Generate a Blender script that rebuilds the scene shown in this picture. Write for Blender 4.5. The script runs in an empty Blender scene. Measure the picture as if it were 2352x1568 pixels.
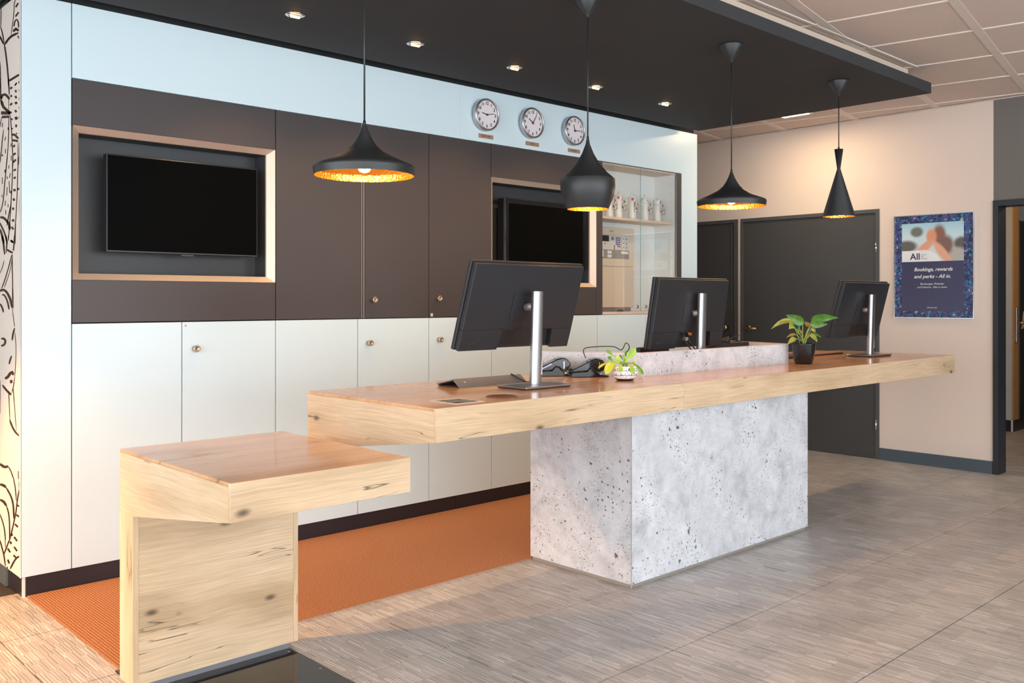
import bpy, bmesh, math, random
from mathutils import Vector, Matrix
random.seed(7)
S = bpy.context.scene
COL = S.collection
PI = math.pi

# ------------------------------------------------------------------ camera
cd = bpy.data.cameras.new('camera')
cam = bpy.data.objects.new('camera', cd)
COL.objects.link(cam)
YAW = 0.815667
cam.location = (0, 0, 1.27)
cam.rotation_euler = (PI / 2, 0, YAW - PI / 2)
cd.sensor_width = 36.0
cd.lens = 2105.06 / 2352 * 36
cd.shift_y = -95.0 / 2352
cd.clip_start = 0.02
S.camera = cam

# ------------------------------------------------------------------ daylight and exposure
w = bpy.data.worlds.new('daylight')
S.world = w
w.use_nodes = True
bg = w.node_tree.nodes['Background']
bg.inputs[0].default_value = (0.86, 0.94, 1.0, 1)
bg.inputs[1].default_value = 3.6
vs = S.view_settings
vs.view_transform = 'Standard'
vs.look = 'None'
vs.exposure = 0.68
vs.gamma = 1.0
vs.use_curve_mapping = False

def lamp_light(name, kind, loc, energy, color, parent=None, radius=0.03, spot=None, blend=0.5, size=None, rot=None):
    d = bpy.data.lights.new(name, kind)
    d.energy = energy
    d.color = color
    if kind in ('POINT', 'SPOT'):
        d.shadow_soft_size = radius
    if kind == 'SPOT':
        d.spot_size = spot
        d.spot_blend = blend
    if kind == 'AREA':
        d.shape = 'RECTANGLE'
        d.size, d.size_y = size
    o = bpy.data.objects.new(name, d)
    COL.objects.link(o)
    if parent is not None:
        o.parent = parent
        o.location = Vector(loc) - parent.location
    else:
        o.location = loc
    if rot:
        o.rotation_euler = rot
    return o

WARM = (1.0, 0.60, 0.27)

# ------------------------------------------------------------------ mesh helpers
class MB:
    """collects shapes in world coordinates and links them as ONE mesh object"""
    def __init__(self):
        self.v, self.f, self.sm = [], [], []
    def add(self, vs_, fs, smooth=False):
        o = len(self.v)
        self.v += [tuple(p) for p in vs_]
        for f in fs:
            self.f.append(tuple(i + o for i in f))
            self.sm.append(smooth)
        return self
    def box(self, x0, x1, y0, y1, z0, z1):
        return self.add([(x0,y0,z0),(x1,y0,z0),(x1,y1,z0),(x0,y1,z0),(x0,y0,z1),(x1,y0,z1),(x1,y1,z1),(x0,y1,z1)],
                        [(0,3,2,1),(4,5,6,7),(0,1,5,4),(1,2,6,5),(2,3,7,6),(3,0,4,7)])
    def prism(self, pts, axis, a, b):
        """polygon pts extruded along axis from a to b; pts are the two other coordinates in xyz order"""
        n = len(pts)
        def mk(p, t):
            return {'x': (t, p[0], p[1]), 'y': (p[0], t, p[1]), 'z': (p[0], p[1], t)}[axis]
        vs_ = [mk(p, a) for p in pts] + [mk(p, b) for p in pts]
        fs = [tuple(range(n))[::-1], tuple(range(n, 2 * n))] + [(i, (i + 1) % n, n + (i + 1) % n, n + i) for i in range(n)]
        return self.add(vs_, fs)
    def lathe(self, prof, c=(0, 0, 0), n=32, smooth=True, rot=None):
        vs_, fs = [], []
        m = len(prof)
        for (r, z) in prof:
            for k in range(n):
                a = 2 * PI * k / n
                p = Vector((r * math.cos(a), r * math.sin(a), z))
                if rot is not None:
                    p = rot @ p
                vs_.append((p.x + c[0], p.y + c[1], p.z + c[2]))
        for i in range(m - 1):
            for k in range(n):
                fs.append((i*n+k, i*n+(k+1) % n, (i+1)*n+(k+1) % n, (i+1)*n+k))
        return self.add(vs_, fs, smooth)
    def disc(self, r, c, n=32, rot=None):
        vs_ = []
        for k in range(n):
            a = 2 * PI * k / n
            p = Vector((r * math.cos(a), r * math.sin(a), 0))
            if rot is not None:
                p = rot @ p
            vs_.append((p.x + c[0], p.y + c[1], p.z + c[2]))
        return self.add(vs_, [tuple(range(n))])
    def tube(self, pts, r, n=8, smooth=True, caps=True):
        pts = [Vector(p) for p in pts]
        rs = r if isinstance(r, (list, tuple)) else [r] * len(pts)
        vs_, fs = [], []
        up = Vector((0, 0, 1))
        for i, p in enumerate(pts):
            t = (pts[min(i + 1, len(pts) - 1)] - pts[max(i - 1, 0)]).normalized()
            u = t.cross(up)
            if u.length < 1e-3:
                u = t.cross(Vector((1, 0, 0)))
            u.normalize()
            v_ = t.cross(u)
            for k in range(n):
                a = 2 * PI * k / n
                vs_.append(p + (u * math.cos(a) + v_ * math.sin(a)) * rs[i])
        for i in range(len(pts) - 1):
            for k in range(n):
                fs.append((i*n+k, i*n+(k+1) % n, (i+1)*n+(k+1) % n, (i+1)*n+k))
        if caps:
            fs.append(tuple(range(n)))
            fs.append(tuple(range((len(pts)-1)*n, len(pts)*n)))
        return self.add(vs_, fs, smooth)
    def curve(self, pts, r, n=6, sub=5):
        P = [Vector(p) for p in pts]
        Q = []
        for i in range(len(P) - 1):
            a, b, c, d = P[max(i - 1, 0)], P[i], P[i + 1], P[min(i + 2, len(P) - 1)]
            for k in range(sub):
                t = k / sub
                Q.append(0.5 * (2 * b + (c - a) * t + (2 * a - 5 * b + 4 * c - d) * t * t + (3 * b - a - 3 * c + d) * t ** 3))
        Q.append(P[-1])
        return self.tube(Q, r, n)
    def xform(self, M):
        self.v = [tuple(M @ Vector(p)) for p in self.v]
        return self
    def build(self, name, mat, parent=None, loc=None, bev=0.0, seg=2, mats=None, mi=None):
        off = Vector((0, 0, 0))
        if parent is not None:
            off = world_loc(parent)
        elif loc is not None:
            off = Vector(loc)
        me = bpy.data.meshes.new(name)
        me.from_pydata([tuple(Vector(p) - off) for p in self.v], [], self.f)
        me.polygons.foreach_set('use_smooth', self.sm)
        bm = bmesh.new()
        bm.from_mesh(me)
        if bev == 0:
            pass
        else:
            bmesh.ops.remove_doubles(bm, verts=bm.verts, dist=1e-6)
            ed = [e for e in bm.edges if len(e.link_faces) == 2 and e.calc_face_angle(0) > 0.5]
            bmesh.ops.bevel(bm, geom=ed, offset=bev, segments=seg, affect='EDGES', profile=0.5)
        bmesh.ops.recalc_face_normals(bm, faces=bm.faces)
        bm.to_mesh(me)
        bm.free()
        me.materials.append(mat)
        me.update()
        o = bpy.data.objects.new(name, me)
        COL.objects.link(o)
        if parent is not None:
            o.parent = parent
        elif loc is not None:
            o.location = loc
        return o

def world_loc(o):
    l = Vector(o.location)
    while o.parent is not None:
        o = o.parent
        l += Vector(o.location)
    return l

def tag(o, label=None, cat=None, group=None, kind=None):
    if label: o['label'] = label
    if cat: o['category'] = cat
    if group: o['group'] = group
    if kind: o['kind'] = kind
    return o

def thing(name, label, cat, loc=(0, 0, 0), group=None, kind=None):
    o = bpy.data.objects.new(name, None)
    o.empty_display_size = 0.1
    COL.objects.link(o)
    o.location = loc
    return tag(o, label, cat, group, kind)

def struct(o):
    o['kind'] = 'structure'
    return o

def B(name, mat, parent, x0, x1, y0, y1, z0, z1, bev=0.0, loc=None):
    return MB().box(x0, x1, y0, y1, z0, z1).build(name, mat, parent, loc, bev)

def text_mesh(name, body, size, mat, parent, M, align='CENTER', extrude=0.0004, shear=0.0, xs=1.0, bold=0.0):
    c = bpy.data.curves.new(name, 'FONT')
    c.body = body
    c.size = size
    c.align_x = align
    c.align_y = 'CENTER'
    c.extrude = extrude
    c.shear = shear
    c.offset = bold
    c.resolution_u = 3
    o = bpy.data.objects.new(name, c)
    COL.objects.link(o)
    dg = bpy.context.evaluated_depsgraph_get()
    me = bpy.data.meshes.new_from_object(o.evaluated_get(dg))
    bpy.data.objects.remove(o)
    off = world_loc(parent)
    for v in me.vertices:
        p = M @ Vector((v.co.x * xs, v.co.y, v.co.z))
        v.co = p - off
    me.materials.clear()
    me.materials.append(mat)
    t = bpy.data.objects.new(name, me)
    COL.objects.link(t)
    t.parent = parent
    return t

# ------------------------------------------------------------------ materials
def nmat(name):
    m = bpy.data.materials.new(name)
    m.use_nodes = True
    nt = m.node_tree
    return m, nt, nt.nodes['Principled BSDF']

class NT:
    def __init__(self, nt):
        self.nt = nt
    def node(self, t, **kw):
        n = self.nt.nodes.new(t)
        for k, v in kw.items():
            setattr(n, k, v)
        return n
    def link(self, a, b):
        self.nt.links.new(a, b)
    def put(self, sock, v):
        if isinstance(v, bpy.types.NodeSocket):
            self.nt.links.new(v, sock)
        else:
            sock.default_value = v
    def math(self, op, a, b=0.0, c=0.0):
        n = self.node('ShaderNodeMath', operation=op)
        self.put(n.inputs[0], a); self.put(n.inputs[1], b)
        if op in ('MULTIPLY_ADD', 'SMOOTH_MIN', 'COMPARE', 'WRAP'):
            self.put(n.inputs[2], c)
        return n.outputs[0]
    def mapping(self, vec, scale=(1,1,1), loc=(0,0,0), rot=(0,0,0)):
        n = self.node('ShaderNodeMapping')
        self.put(n.inputs[0], vec)
        n.inputs[1].default_value = loc; n.inputs[2].default_value = rot; n.inputs[3].default_value = scale
        return n.outputs[0]
    def noise(self, vec, scale=1, detail=4, rough=0.5, dist=0.0):
        n = self.node('ShaderNodeTexNoise')
        self.put(n.inputs['Vector'], vec)
        n.inputs['Scale'].default_value = scale; n.inputs['Detail'].default_value = detail
        n.inputs['Roughness'].default_value = rough; n.inputs['Distortion'].default_value = dist
        return n.outputs[0]
    def voro(self, vec, scale=1, rand=1.0, feature='F1', out=0, dim='3D'):
        n = self.node('ShaderNodeTexVoronoi', feature=feature, voronoi_dimensions=dim)
        self.put(n.inputs['Vector'], vec)
        n.inputs['Scale'].default_value = scale
        n.inputs['Randomness'].default_value = rand
        return n.outputs[out]
    def white(self, vec):
        n = self.node('ShaderNodeTexWhiteNoise', noise_dimensions='3D')
        self.put(n.inputs['Vector'], vec)
        return n.outputs[0]
    def ramp(self, fac, stops, interp='LINEAR'):
        n = self.node('ShaderNodeValToRGB')
        cr = n.color_ramp
        cr.interpolation = interp
        while len(cr.elements) < len(stops):
            cr.elements.new(0.5)
        for e, (p, c) in zip(cr.elements, stops):
            e.position = p
            e.color = (*c, 1) if len(c) == 3 else c
        self.put(n.inputs[0], fac)
        return n.outputs[0]
    def mix(self, fac, a, b, blend='MIX'):
        n = self.node('ShaderNodeMix', data_type='RGBA', blend_type=blend)
        self.put(n.inputs[0], fac)
        for s, v in ((n.inputs[6], a), (n.inputs[7], b)):
            if isinstance(v, tuple) and len(v) == 3:
                v = (*v, 1)
            self.put(s, v)
        return n.outputs[2]
    def smooth(self, v, lo, hi):
        n = self.node('ShaderNodeMapRange', interpolation_type='SMOOTHSTEP')
        self.put(n.inputs[0], v)
        n.inputs[1].default_value = lo; n.inputs[2].default_value = hi
        return n.outputs[0]
    def sep(self, v):
        n = self.node('ShaderNodeSeparateXYZ')
        self.put(n.inputs[0], v)
        return n.outputs
    def comb(self, x, y, z=0.0):
        n = self.node('ShaderNodeCombineXYZ')
        self.put(n.inputs[0], x); self.put(n.inputs[1], y); self.put(n.inputs[2], z)
        return n.outputs[0]
    def bump(self, h, strength=0.3, dist=0.01):
        n = self.node('ShaderNodeBump')
        n.inputs['Strength'].default_value = strength
        n.inputs['Distance'].default_value = dist
        self.put(n.inputs['Height'], h)
        return n.outputs[0]
    def obj(self):
        return self.node('ShaderNodeTexCoord').outputs['Object']
    def pos(self):
        return self.node('ShaderNodeNewGeometry').outputs['Position']

def plain(name, color, rough=0.5, metal=0.0, spec=0.5, coat=0.0, coat_r=0.1, var=0.06, vscale=8.0, bump=0.0, bscale=200.0):
    """one-colour surface with slight procedural variation in tone"""
    m, nt, p = nmat(name)
    T = NT(nt)
    co = T.obj()
    nz = T.noise(co, vscale, 3)
    f = T.math('MULTIPLY_ADD', nz, 2 * var, 1 - var)
    col = T.mix(1.0, (*color, 1), T.comb(f, f, f), 'MULTIPLY')
    T.link(col, p.inputs['Base Color'])
    p.inputs['Roughness'].default_value = rough
    p.inputs['Metallic'].default_value = metal
    p.inputs['Specular IOR Level'].default_value = spec
    p.inputs['Coat Weight'].default_value = coat
    p.inputs['Coat Roughness'].default_value = coat_r
    if bump:
        T.link(T.bump(T.noise(co, bscale, 2), bump, 0.002), p.inputs['Normal'])
    return m

def emit(name, color, strength):
    m, nt, p = nmat(name)
    p.inputs['Base Color'].default_value = (*color, 1)
    p.inputs['Emission Color'].default_value = (*color, 1)
    p.inputs['Emission Strength'].default_value = strength
    return m

def wood(name, axis, rough=0.4, coat=0.0, tint=(1, 1, 1), seed=0.0, spec=0.4):
    m, nt, p = nmat(name)
    T = NT(nt)
    co = T.obj()
    rot = {'x': (0, 0, 0), 'y': (0, 0, PI / 2), 'z': (0, PI / 2, 0)}[axis]
    cr_ = T.sep(T.mapping(co, (1, 1, 1), (0, 0, 0), rot))
    c0 = T.comb(T.math('ADD', cr_[0], seed), T.math('ADD', T.math('ADD', cr_[1], cr_[2]), seed * 1.7), seed * 0.6)
    warp = T.node('ShaderNodeTexNoise')
    T.put(warp.inputs['Vector'], T.mapping(c0, (2.0, 3.2, 3.2)))
    warp.inputs['Scale'].default_value = 1.0
    warp.inputs['Detail'].default_value = 2
    va = T.node('ShaderNodeVectorMath', operation='MULTIPLY_ADD')
    T.put(va.inputs[0], warp.outputs['Color'])
    va.inputs[1].default_value = (0.04, 0.05, 0.05)
    T.put(va.inputs[2], c0)
    c1 = va.outputs[0]
    big = T.noise(T.mapping(c1, (1.3, 6, 6)), 1.0, 4, 0.55)
    col = T.ramp(big, [(0.28, (0.50, 0.34, 0.20)), (0.45, (0.63, 0.445, 0.275)), (0.58, (0.70, 0.51, 0.33)), (0.78, (0.57, 0.395, 0.235))])
    rings = T.node('ShaderNodeTexWave', wave_type='BANDS', bands_direction='Y')
    T.put(rings.inputs['Vector'], T.mapping(c1, (0.8, 9.0, 9.0)))
    rings.inputs['Scale'].default_value = 3.2
    rings.inputs['Distortion'].default_value = 6.0
    rings.inputs['Detail'].default_value = 3.0
    rings.inputs['Detail Scale'].default_value = 1.4
    col = T.mix(T.math('MULTIPLY', rings.outputs[1], 0.09), col, (0.44, 0.29, 0.16))
    fine = T.noise(T.mapping(c1, (5, 170, 1)), 1.0, 4, 0.65)
    ff = T.math('MULTIPLY_ADD', fine, 0.9, 0.55)
    col = T.mix(0.8, col, T.comb(ff, ff, ff), 'MULTIPLY')
    # knots
    kc = T.mapping(c1, (2.3, 4.6, 1.0), (0.3, 0.9, 0.0))
    vd = T.voro(kc, 1.0, dim='2D')
    vc = T.voro(kc, 1.0, out=1, dim='2D')
    sel = T.math('GREATER_THAN', T.sep(vc)[0], 0.52)
    kn = T.math('MULTIPLY', T.math('SUBTRACT', 1.0, T.smooth(vd, 0.01, 0.075)), sel)
    halo = T.math('MULTIPLY', T.math('SUBTRACT', 1.0, T.smooth(vd, 0.03, 0.42)), sel)
    col = T.mix(T.math('MULTIPLY', halo, 0.30), col, (0.30, 0.18, 0.085))
    col = T.mix(T.math('MULTIPLY', kn, 0.85), col, (0.07, 0.042, 0.022))
    # long drying cracks
    cr = T.noise(T.mapping(c1, (0.9, 17, 1), (3.1, 1.2, 7.7)), 1.0, 3, 0.55)
    line = T.math('SUBTRACT', 1.0, T.smooth(T.math('ABSOLUTE', T.math('SUBTRACT', cr, 0.53)), 0.0, 0.009))
    msk = T.smooth(T.noise(T.mapping(c0, (2.2, 5, 5), (9, 4, 2)), 1.0, 2), 0.50, 0.60)
    ck = T.math('MULTIPLY', line, msk)
    col = T.mix(T.math('MULTIPLY', ck, 0.8), col, (0.055, 0.035, 0.02))
    col = T.mix(1.0, col, (*tint, 1), 'MULTIPLY')
    T.link(col, p.inputs['Base Color'])
    p.inputs['Roughness'].default_value = rough
    p.inputs['Specular IOR Level'].default_value = spec
    p.inputs['Coat Weight'].default_value = coat
    p.inputs['Coat Roughness'].default_value = 0.06
    T.link(T.bump(T.math('SUBTRACT', fine, ck), 0.12, 0.002), p.inputs['Normal'])
    return m

def concrete(name):
    """laminate printed like cast concrete: soft mottling, fine grain, clustered blow holes"""
    m, nt, p = nmat(name)
    T = NT(nt)
    x, y, z = T.sep(T.obj())
    co = T.comb(T.math('SUBTRACT', x, y), z, 0.0)
    a = T.noise(co, 4.5, 8, 0.68, 0.3)
    col = T.ramp(a, [(0.28, (0.36, 0.365, 0.385)), (0.42, (0.55, 0.555, 0.585)), (0.56, (0.655, 0.66, 0.69)), (0.75, (0.73, 0.735, 0.765))])
    a2 = T.noise(co, 17, 6, 0.7)
    f2 = T.math('MULTIPLY_ADD', a2, 0.5, 0.75)
    col = T.mix(1.0, col, T.comb(f2, f2, f2), 'MULTIPLY')
    b = T.noise(co, 190, 3, 0.7)
    f = T.math('MULTIPLY_ADD', b, 0.36, 0.82)
    col = T.mix(1.0, col, T.comb(f, f, f), 'MULTIPLY')
    pits = None
    for sc, r, dens, mo in ((24.0, 0.12, 0.52, 0.48), (48.0, 0.16, 0.50, 0.47), (100.0, 0.18, 0.50, 0.45), (12.0, 0.075, 0.70, 0.44)):
        dd = T.node('ShaderNodeVectorMath', operation='MULTIPLY_ADD')
        nz = T.node('ShaderNodeTexNoise')
        T.put(nz.inputs['Vector'], co)
        nz.inputs['Scale'].default_value = sc * 2.2
        T.put(dd.inputs[0], nz.outputs['Color'])
        dd.inputs[1].default_value = (0.7 / sc, 0.9 / sc, 0)
        T.put(dd.inputs[2], co)
        vd = T.voro(dd.outputs[0], sc, dim='2D')
        vc = T.sep(T.voro(dd.outputs[0], sc, out=1, dim='2D'))
        rad = T.math('MULTIPLY', vc[1], r * 1.5)
        k = T.math('MULTIPLY', T.math('SUBTRACT', 1.0, T.smooth(T.math('SUBTRACT', vd, rad), -0.05, 0.03)), T.math('GREATER_THAN', vc[0], dens))
        k = T.math('MULTIPLY', k, T.smooth(T.noise(co, 3.1 + sc * 0.02, 3), mo, mo + 0.14))
        pits = k if pits is None else T.math('MAXIMUM', pits, k)
    col = T.mix(T.math('MULTIPLY', pits, 0.92), col, (0.035, 0.035, 0.045))
    T.link(col, p.inputs['Base Color'])
    p.inputs['Roughness'].default_value = 0.55
    p.inputs['Specular IOR Level'].default_value = 0.35
    return m

def vinyl(name):
    """woven-look tiles: fine strips running in Y, set in short staggered blocks"""
    m, nt, p = nmat(name)
    T = NT(nt)
    x, y, z = T.sep(T.pos())
    n4 = T.math('FLOOR', T.math('DIVIDE', x, 0.0216))
    sh = T.white(T.comb(n4, 3.0, 1.0))
    row = T.math('FLOOR', T.math('DIVIDE', T.math('MULTIPLY_ADD', sh, 0.0975, y), 0.117))
    u = T.math('FLOOR', T.math('DIVIDE', x, 0.0054))
    s1 = T.white(T.comb(u, row, 0.0))
    s1 = T.math('MULTIPLY_ADD', T.math('MODULO', T.math('ADD', u, row), 2.0), 0.45, T.math('MULTIPLY', s1, 0.55))
    bx = T.math('FLOOR', T.math('DIVIDE', T.math('MULTIPLY_ADD', T.math('FLOOR', T.math('DIVIDE', y, 0.0975)), 0.043, x), 0.117))
    by = T.math('FLOOR', T.math('DIVIDE', y, 0.0975))
    s2 = T.white(T.comb(bx, by, 5.0))
    v = T.math('MULTIPLY_ADD', s2, 0.20, T.math('MULTIPLY', s1, 0.80))
    col = T.ramp(v, [(0.10, (0.27, 0.252, 0.242)), (0.45, (0.43, 0.402, 0.385)), (0.75, (0.545, 0.512, 0.492)), (0.95, (0.72, 0.69, 0.665))])
    T.link(col, p.inputs['Base Color'])
    p.inputs['Roughness'].default_value = 0.38
    p.inputs['Specular IOR Level'].default_value = 0.4
    T.link(T.bump(s1, 0.15, 0.001), p.inputs['Normal'])
    return m

def carpet_mat(name):
    m, nt, p = nmat(name)
    T = NT(nt)
    po = T.pos()
    x, y, z = T.sep(po)
    rib = T.math('ABSOLUTE', T.math('SINE', T.math('MULTIPLY', x, PI / 0.0115)))
    loop = T.noise(T.mapping(po, (210, 120, 1)), 1.0, 4, 0.8)
    v = T.math('MULTIPLY_ADD', rib, 0.27, T.math('MULTIPLY', loop, 0.95))
    col = T.ramp(v, [(0.31, (0.065, 0.022, 0.011)), (0.55, (0.285, 0.118, 0.058)), (0.84, (0.60, 0.31, 0.175))])
    T.link(col, p.inputs['Base Color'])
    p.inputs['Roughness'].default_value = 0.95
    p.inputs['Specular IOR Level'].default_value = 0.1
    T.link(T.bump(v, 0.6, 0.004), p.inputs['Normal'])
    return m

def pane_mat(name, refl=0.10):
    m, nt, p = nmat(name)
    nt.nodes.remove(p)
    T = NT(nt)
    tr = T.node('ShaderNodeBsdfTransparent')
    tr.inputs[0].default_value = (0.97, 0.985, 0.98, 1)
    gl = T.node('ShaderNodeBsdfGlossy')
    gl.inputs['Roughness'].default_value = 0.015
    fr = T.node('ShaderNodeLayerWeight')
    fr.inputs[0].default_value = 0.5
    fac = T.math('MULTIPLY_ADD', T.math('POWER', fr.outputs[1], 4.0), 0.7, 0.05)
    mx = T.node('ShaderNodeMixShader')
    T.put(mx.inputs[0], fac)
    T.link(tr.outputs[0], mx.inputs[1])
    T.link(gl.outputs[0], mx.inputs[2])
    T.link(mx.outputs[0], nt.nodes['Material Output'].inputs[0])
    return m

def gold_mat(name):
    m, nt, p = nmat(name)
    T = NT(nt)
    co = T.obj()
    p.inputs['Base Color'].default_value = (0.95, 0.55, 0.12, 1)
    p.inputs['Metallic'].default_value = 1.0
    p.inputs['Roughness'].default_value = 0.28
    T.link(T.bump(T.voro(co, 90), 0.6, 0.004), p.inputs['Normal'])
    return m

def leaf_mat(name, c1, c2):
    m, nt, p = nmat(name)
    T = NT(nt)
    a = T.noise(T.obj(), 35, 4, 0.6)
    col = T.ramp(a, [(0.35, c1), (0.65, c2)])
    T.link(col, p.inputs['Base Color'])
    p.inputs['Roughness'].default_value = 0.35
    p.inputs['Subsurface Weight'].default_value = 0.1
    p.inputs['Subsurface Radius'].default_value = (0.01, 0.02, 0.005)
    return m

def speckle(name, base, dark, scale=220, rough=0.9):
    m, nt, p = nmat(name)
    T = NT(nt)
    a = T.noise(T.pos(), scale, 3, 0.7)
    T.link(T.ramp(a, [(0.36, dark), (0.55, base)]), p.inputs['Base Color'])
    p.inputs['Roughness'].default_value = rough
    p.inputs['Specular IOR Level'].default_value = 0.2
    return m

M = {}
M['white'] = plain('pale_glass', (0.668, 0.805, 0.858), 0.32, spec=0.45, var=0.02, vscale=1.5)
M['white_edge'] = plain('glass_edge', (0.25, 0.42, 0.42), 0.2)
M['brown'] = plain('dark_brown_panel', (0.064, 0.052, 0.051), 0.42, spec=0.4, var=0.05, vscale=2)
M['gap'] = plain('shadow_gap', (0.02, 0.022, 0.024), 0.8)
M['carcass'] = plain('cabinet_carcass', (0.10, 0.12, 0.125), 0.6)
M['niche'] = plain('niche_anthracite', (0.045, 0.046, 0.05), 0.45)
M['alu'] = plain('champagne_aluminium', (0.64, 0.52, 0.42), 0.45, metal=0.5, var=0.04, vscale=30)
M['steel'] = plain('brushed_steel', (0.50, 0.50, 0.52), 0.36, metal=1.0, var=0.05, vscale=40)
M['nickel'] = plain('satin_nickel', (0.52, 0.42, 0.33), 0.35, metal=0.9)
M['silver'] = plain('silver_plastic', (0.60, 0.61, 0.64), 0.3, metal=0.6)
M['screen'] = plain('black_screen', (0.002, 0.002, 0.002), 0.5, spec=0.03)
M['tvcase'] = plain('black_tv_case', (0.012, 0.012, 0.013), 0.3)
M['black_pl'] = plain('black_plastic', (0.022, 0.022, 0.025), 0.42)
M['mon'] = plain('monitor_shell', (0.018, 0.0195, 0.024), 0.40, spec=0.5, var=0.04)
M['mon_dark'] = plain('monitor_recess', (0.012, 0.012, 0.014), 0.5)
M['gloss_black'] = plain('glossy_black', (0.010, 0.010, 0.012), 0.10)
M['plinth'] = plain('black_plinth', (0.022, 0.019, 0.024), 0.35)
M['canopy'] = plain('anthracite_canopy', (0.047, 0.048, 0.050), 0.75, spec=0.2, var=0.08, vscale=3)
M['wall'] = plain('cream_paint', (0.72, 0.595, 0.515), 0.85, spec=0.15, var=0.025, vscale=2, bump=0.05)
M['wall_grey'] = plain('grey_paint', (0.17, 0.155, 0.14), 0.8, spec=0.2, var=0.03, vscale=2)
M['door'] = plain('anthracite_door', (0.062, 0.060, 0.060), 0.42, spec=0.4, var=0.04, vscale=3)
M['door_frame'] = plain('anthracite_frame', (0.075, 0.074, 0.076), 0.45)
M['base_blue'] = plain('slate_baseboard', (0.065, 0.085, 0.105), 0.5)
M['frame_black'] = plain('black_frame', (0.018, 0.021, 0.027), 0.45)
M['chrome'] = plain('chrome', (0.75, 0.75, 0.76), 0.12, metal=1.0)
M['bronze'] = plain('bronze_handle', (0.42, 0.32, 0.22), 0.3, metal=1.0)
M['tile_c'] = speckle('mineral_ceiling_tile', (0.70, 0.575, 0.50), (0.58, 0.465, 0.395))
M['grid_c'] = plain('ceiling_grid', (0.72, 0.62, 0.55), 0.6)
M['cream_strip'] = plain('cream_fascia', (0.66, 0.53, 0.42), 0.7)
M['vinyl'] = vinyl('woven_vinyl')
M['joint'] = plain('dark_joint', (0.05, 0.045, 0.043), 0.9)
M['carpet'] = carpet_mat('ribbed_carpet')
M['wood_x'] = wood('oak_x', 'x', 0.42, seed=0.0)
M['wood_x2'] = wood('oak_x2', 'x', 0.42, seed=2.7)
M['wood_x3'] = wood('oak_x3', 'x', 0.42, seed=5.3)
M['wood_y'] = wood('oak_y', 'y', 0.42, seed=1.3)
M['wood_y2'] = wood('oak_y2', 'y', 0.42, seed=4.1)
M['wood_z'] = wood('oak_z', 'z', 0.45, seed=3.3)
M['wood_top_warm_lit'] = wood('oak_top_warm_lit', 'x', 0.22, coat=0.35, seed=6.1, tint=(1.04, 0.82, 0.68))  # same oak, tinted with the warm light falling on the tops
M['concrete'] = concrete('concrete_laminate')
M['pane'] = pane_mat('clear_pane')
M['gold'] = gold_mat('hammered_gold')
M['lamp_black'] = plain('matt_black_lacquer', (0.020, 0.021, 0.022), 0.42, spec=0.5, var=0.04)
M['bulb'] = emit('warm_bulb', (1.0, 0.58, 0.22), 22.0)
M['down_glow'] = emit('downlight_glow', (1.0, 0.52, 0.18), 7.0)
M['strip_glow'] = emit('ceiling_strip_glow', (1.0, 0.80, 0.45), 9.0)
M['paper'] = plain('white_paper', (0.75, 0.75, 0.75), 0.6)
M['ink'] = plain('black_ink', (0.02, 0.02, 0.022), 0.5)
M['clock_face'] = plain('clock_face', (0.80, 0.74, 0.76), 0.4, var=0.01)
M['copper'] = plain('copper_plate', (0.50, 0.30, 0.20), 0.4, metal=0.4)
M['copper_ink'] = plain('copper_engraving', (0.14, 0.07, 0.04), 0.5)
M['mural'] = plain('mural_cream', (0.86, 0.78, 0.69), 0.5, var=0.02, vscale=2)
M['mural_ink'] = plain('mural_ink', (0.045, 0.020, 0.012), 0.5)
M['vit_in'] = plain('vitrine_lining', (0.84, 0.85, 0.84), 0.4, var=0.02)
M['beech'] = plain('pale_beech', (0.66, 0.52, 0.42), 0.5, var=0.06, vscale=20)
M['bottle'] = plain('white_enamel', (0.80, 0.80, 0.78), 0.25)
M['red'] = plain('red_print', (0.60, 0.02, 0.03), 0.5)
M['blue'] = plain('blue_print', (0.03, 0.04, 0.25), 0.5)
M['alarm'] = plain('alarm_beige', (0.72, 0.58, 0.45), 0.45, var=0.02)
M['alarm_grey'] = plain('alarm_grey', (0.30, 0.27, 0.24), 0.45)
M['alarm_light'] = plain('alarm_keypad', (0.66, 0.63, 0.60), 0.45)
M['soil'] = plain('potting_soil', (0.07, 0.04, 0.022), 0.95, var=0.4, vscale=120)
M['stem'] = leaf_mat('green_stem', (0.22, 0.36, 0.05), (0.40, 0.48, 0.10))
M['leaf'] = leaf_mat('green_leaf', (0.05, 0.17, 0.025), (0.11, 0.27, 0.04))
M['leaf_y'] = leaf_mat('olive_leaf', (0.20, 0.26, 0.03), (0.36, 0.33, 0.05))
M['leaf_b'] = leaf_mat('browning_leaf', (0.28, 0.15, 0.03), (0.30, 0.25, 0.05))
M['fern'] = leaf_mat('bright_leaf', (0.22, 0.45, 0.02), (0.40, 0.58, 0.04))
M['fern_y'] = leaf_mat('yellowing_leaf', (0.45, 0.55, 0.03), (0.75, 0.60, 0.04))
M['fern_d'] = leaf_mat('deep_leaf', (0.08, 0.25, 0.015), (0.20, 0.40, 0.03))
M['brown_disc'] = plain('engraved_wood_disc', (0.16, 0.075, 0.045), 0.4, var=0.35, vscale=60)
M['label_blue'] = plain('pale_blue_label', (0.45, 0.55, 0.80), 0.5)
M['leather'] = plain('tan_folder', (0.42, 0.19, 0.09), 0.5)
M['ochre'] = plain('ochre_paint', (0.48, 0.27, 0.10), 0.6)
M['pale_grey'] = plain('pale_grey_paint', (0.55, 0.57, 0.58), 0.6)
M['white_trim'] = plain('white_trim', (0.75, 0.73, 0.70), 0.5)
M['orange_cable'] = plain('copper_cable', (0.55, 0.22, 0.06), 0.4)
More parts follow.
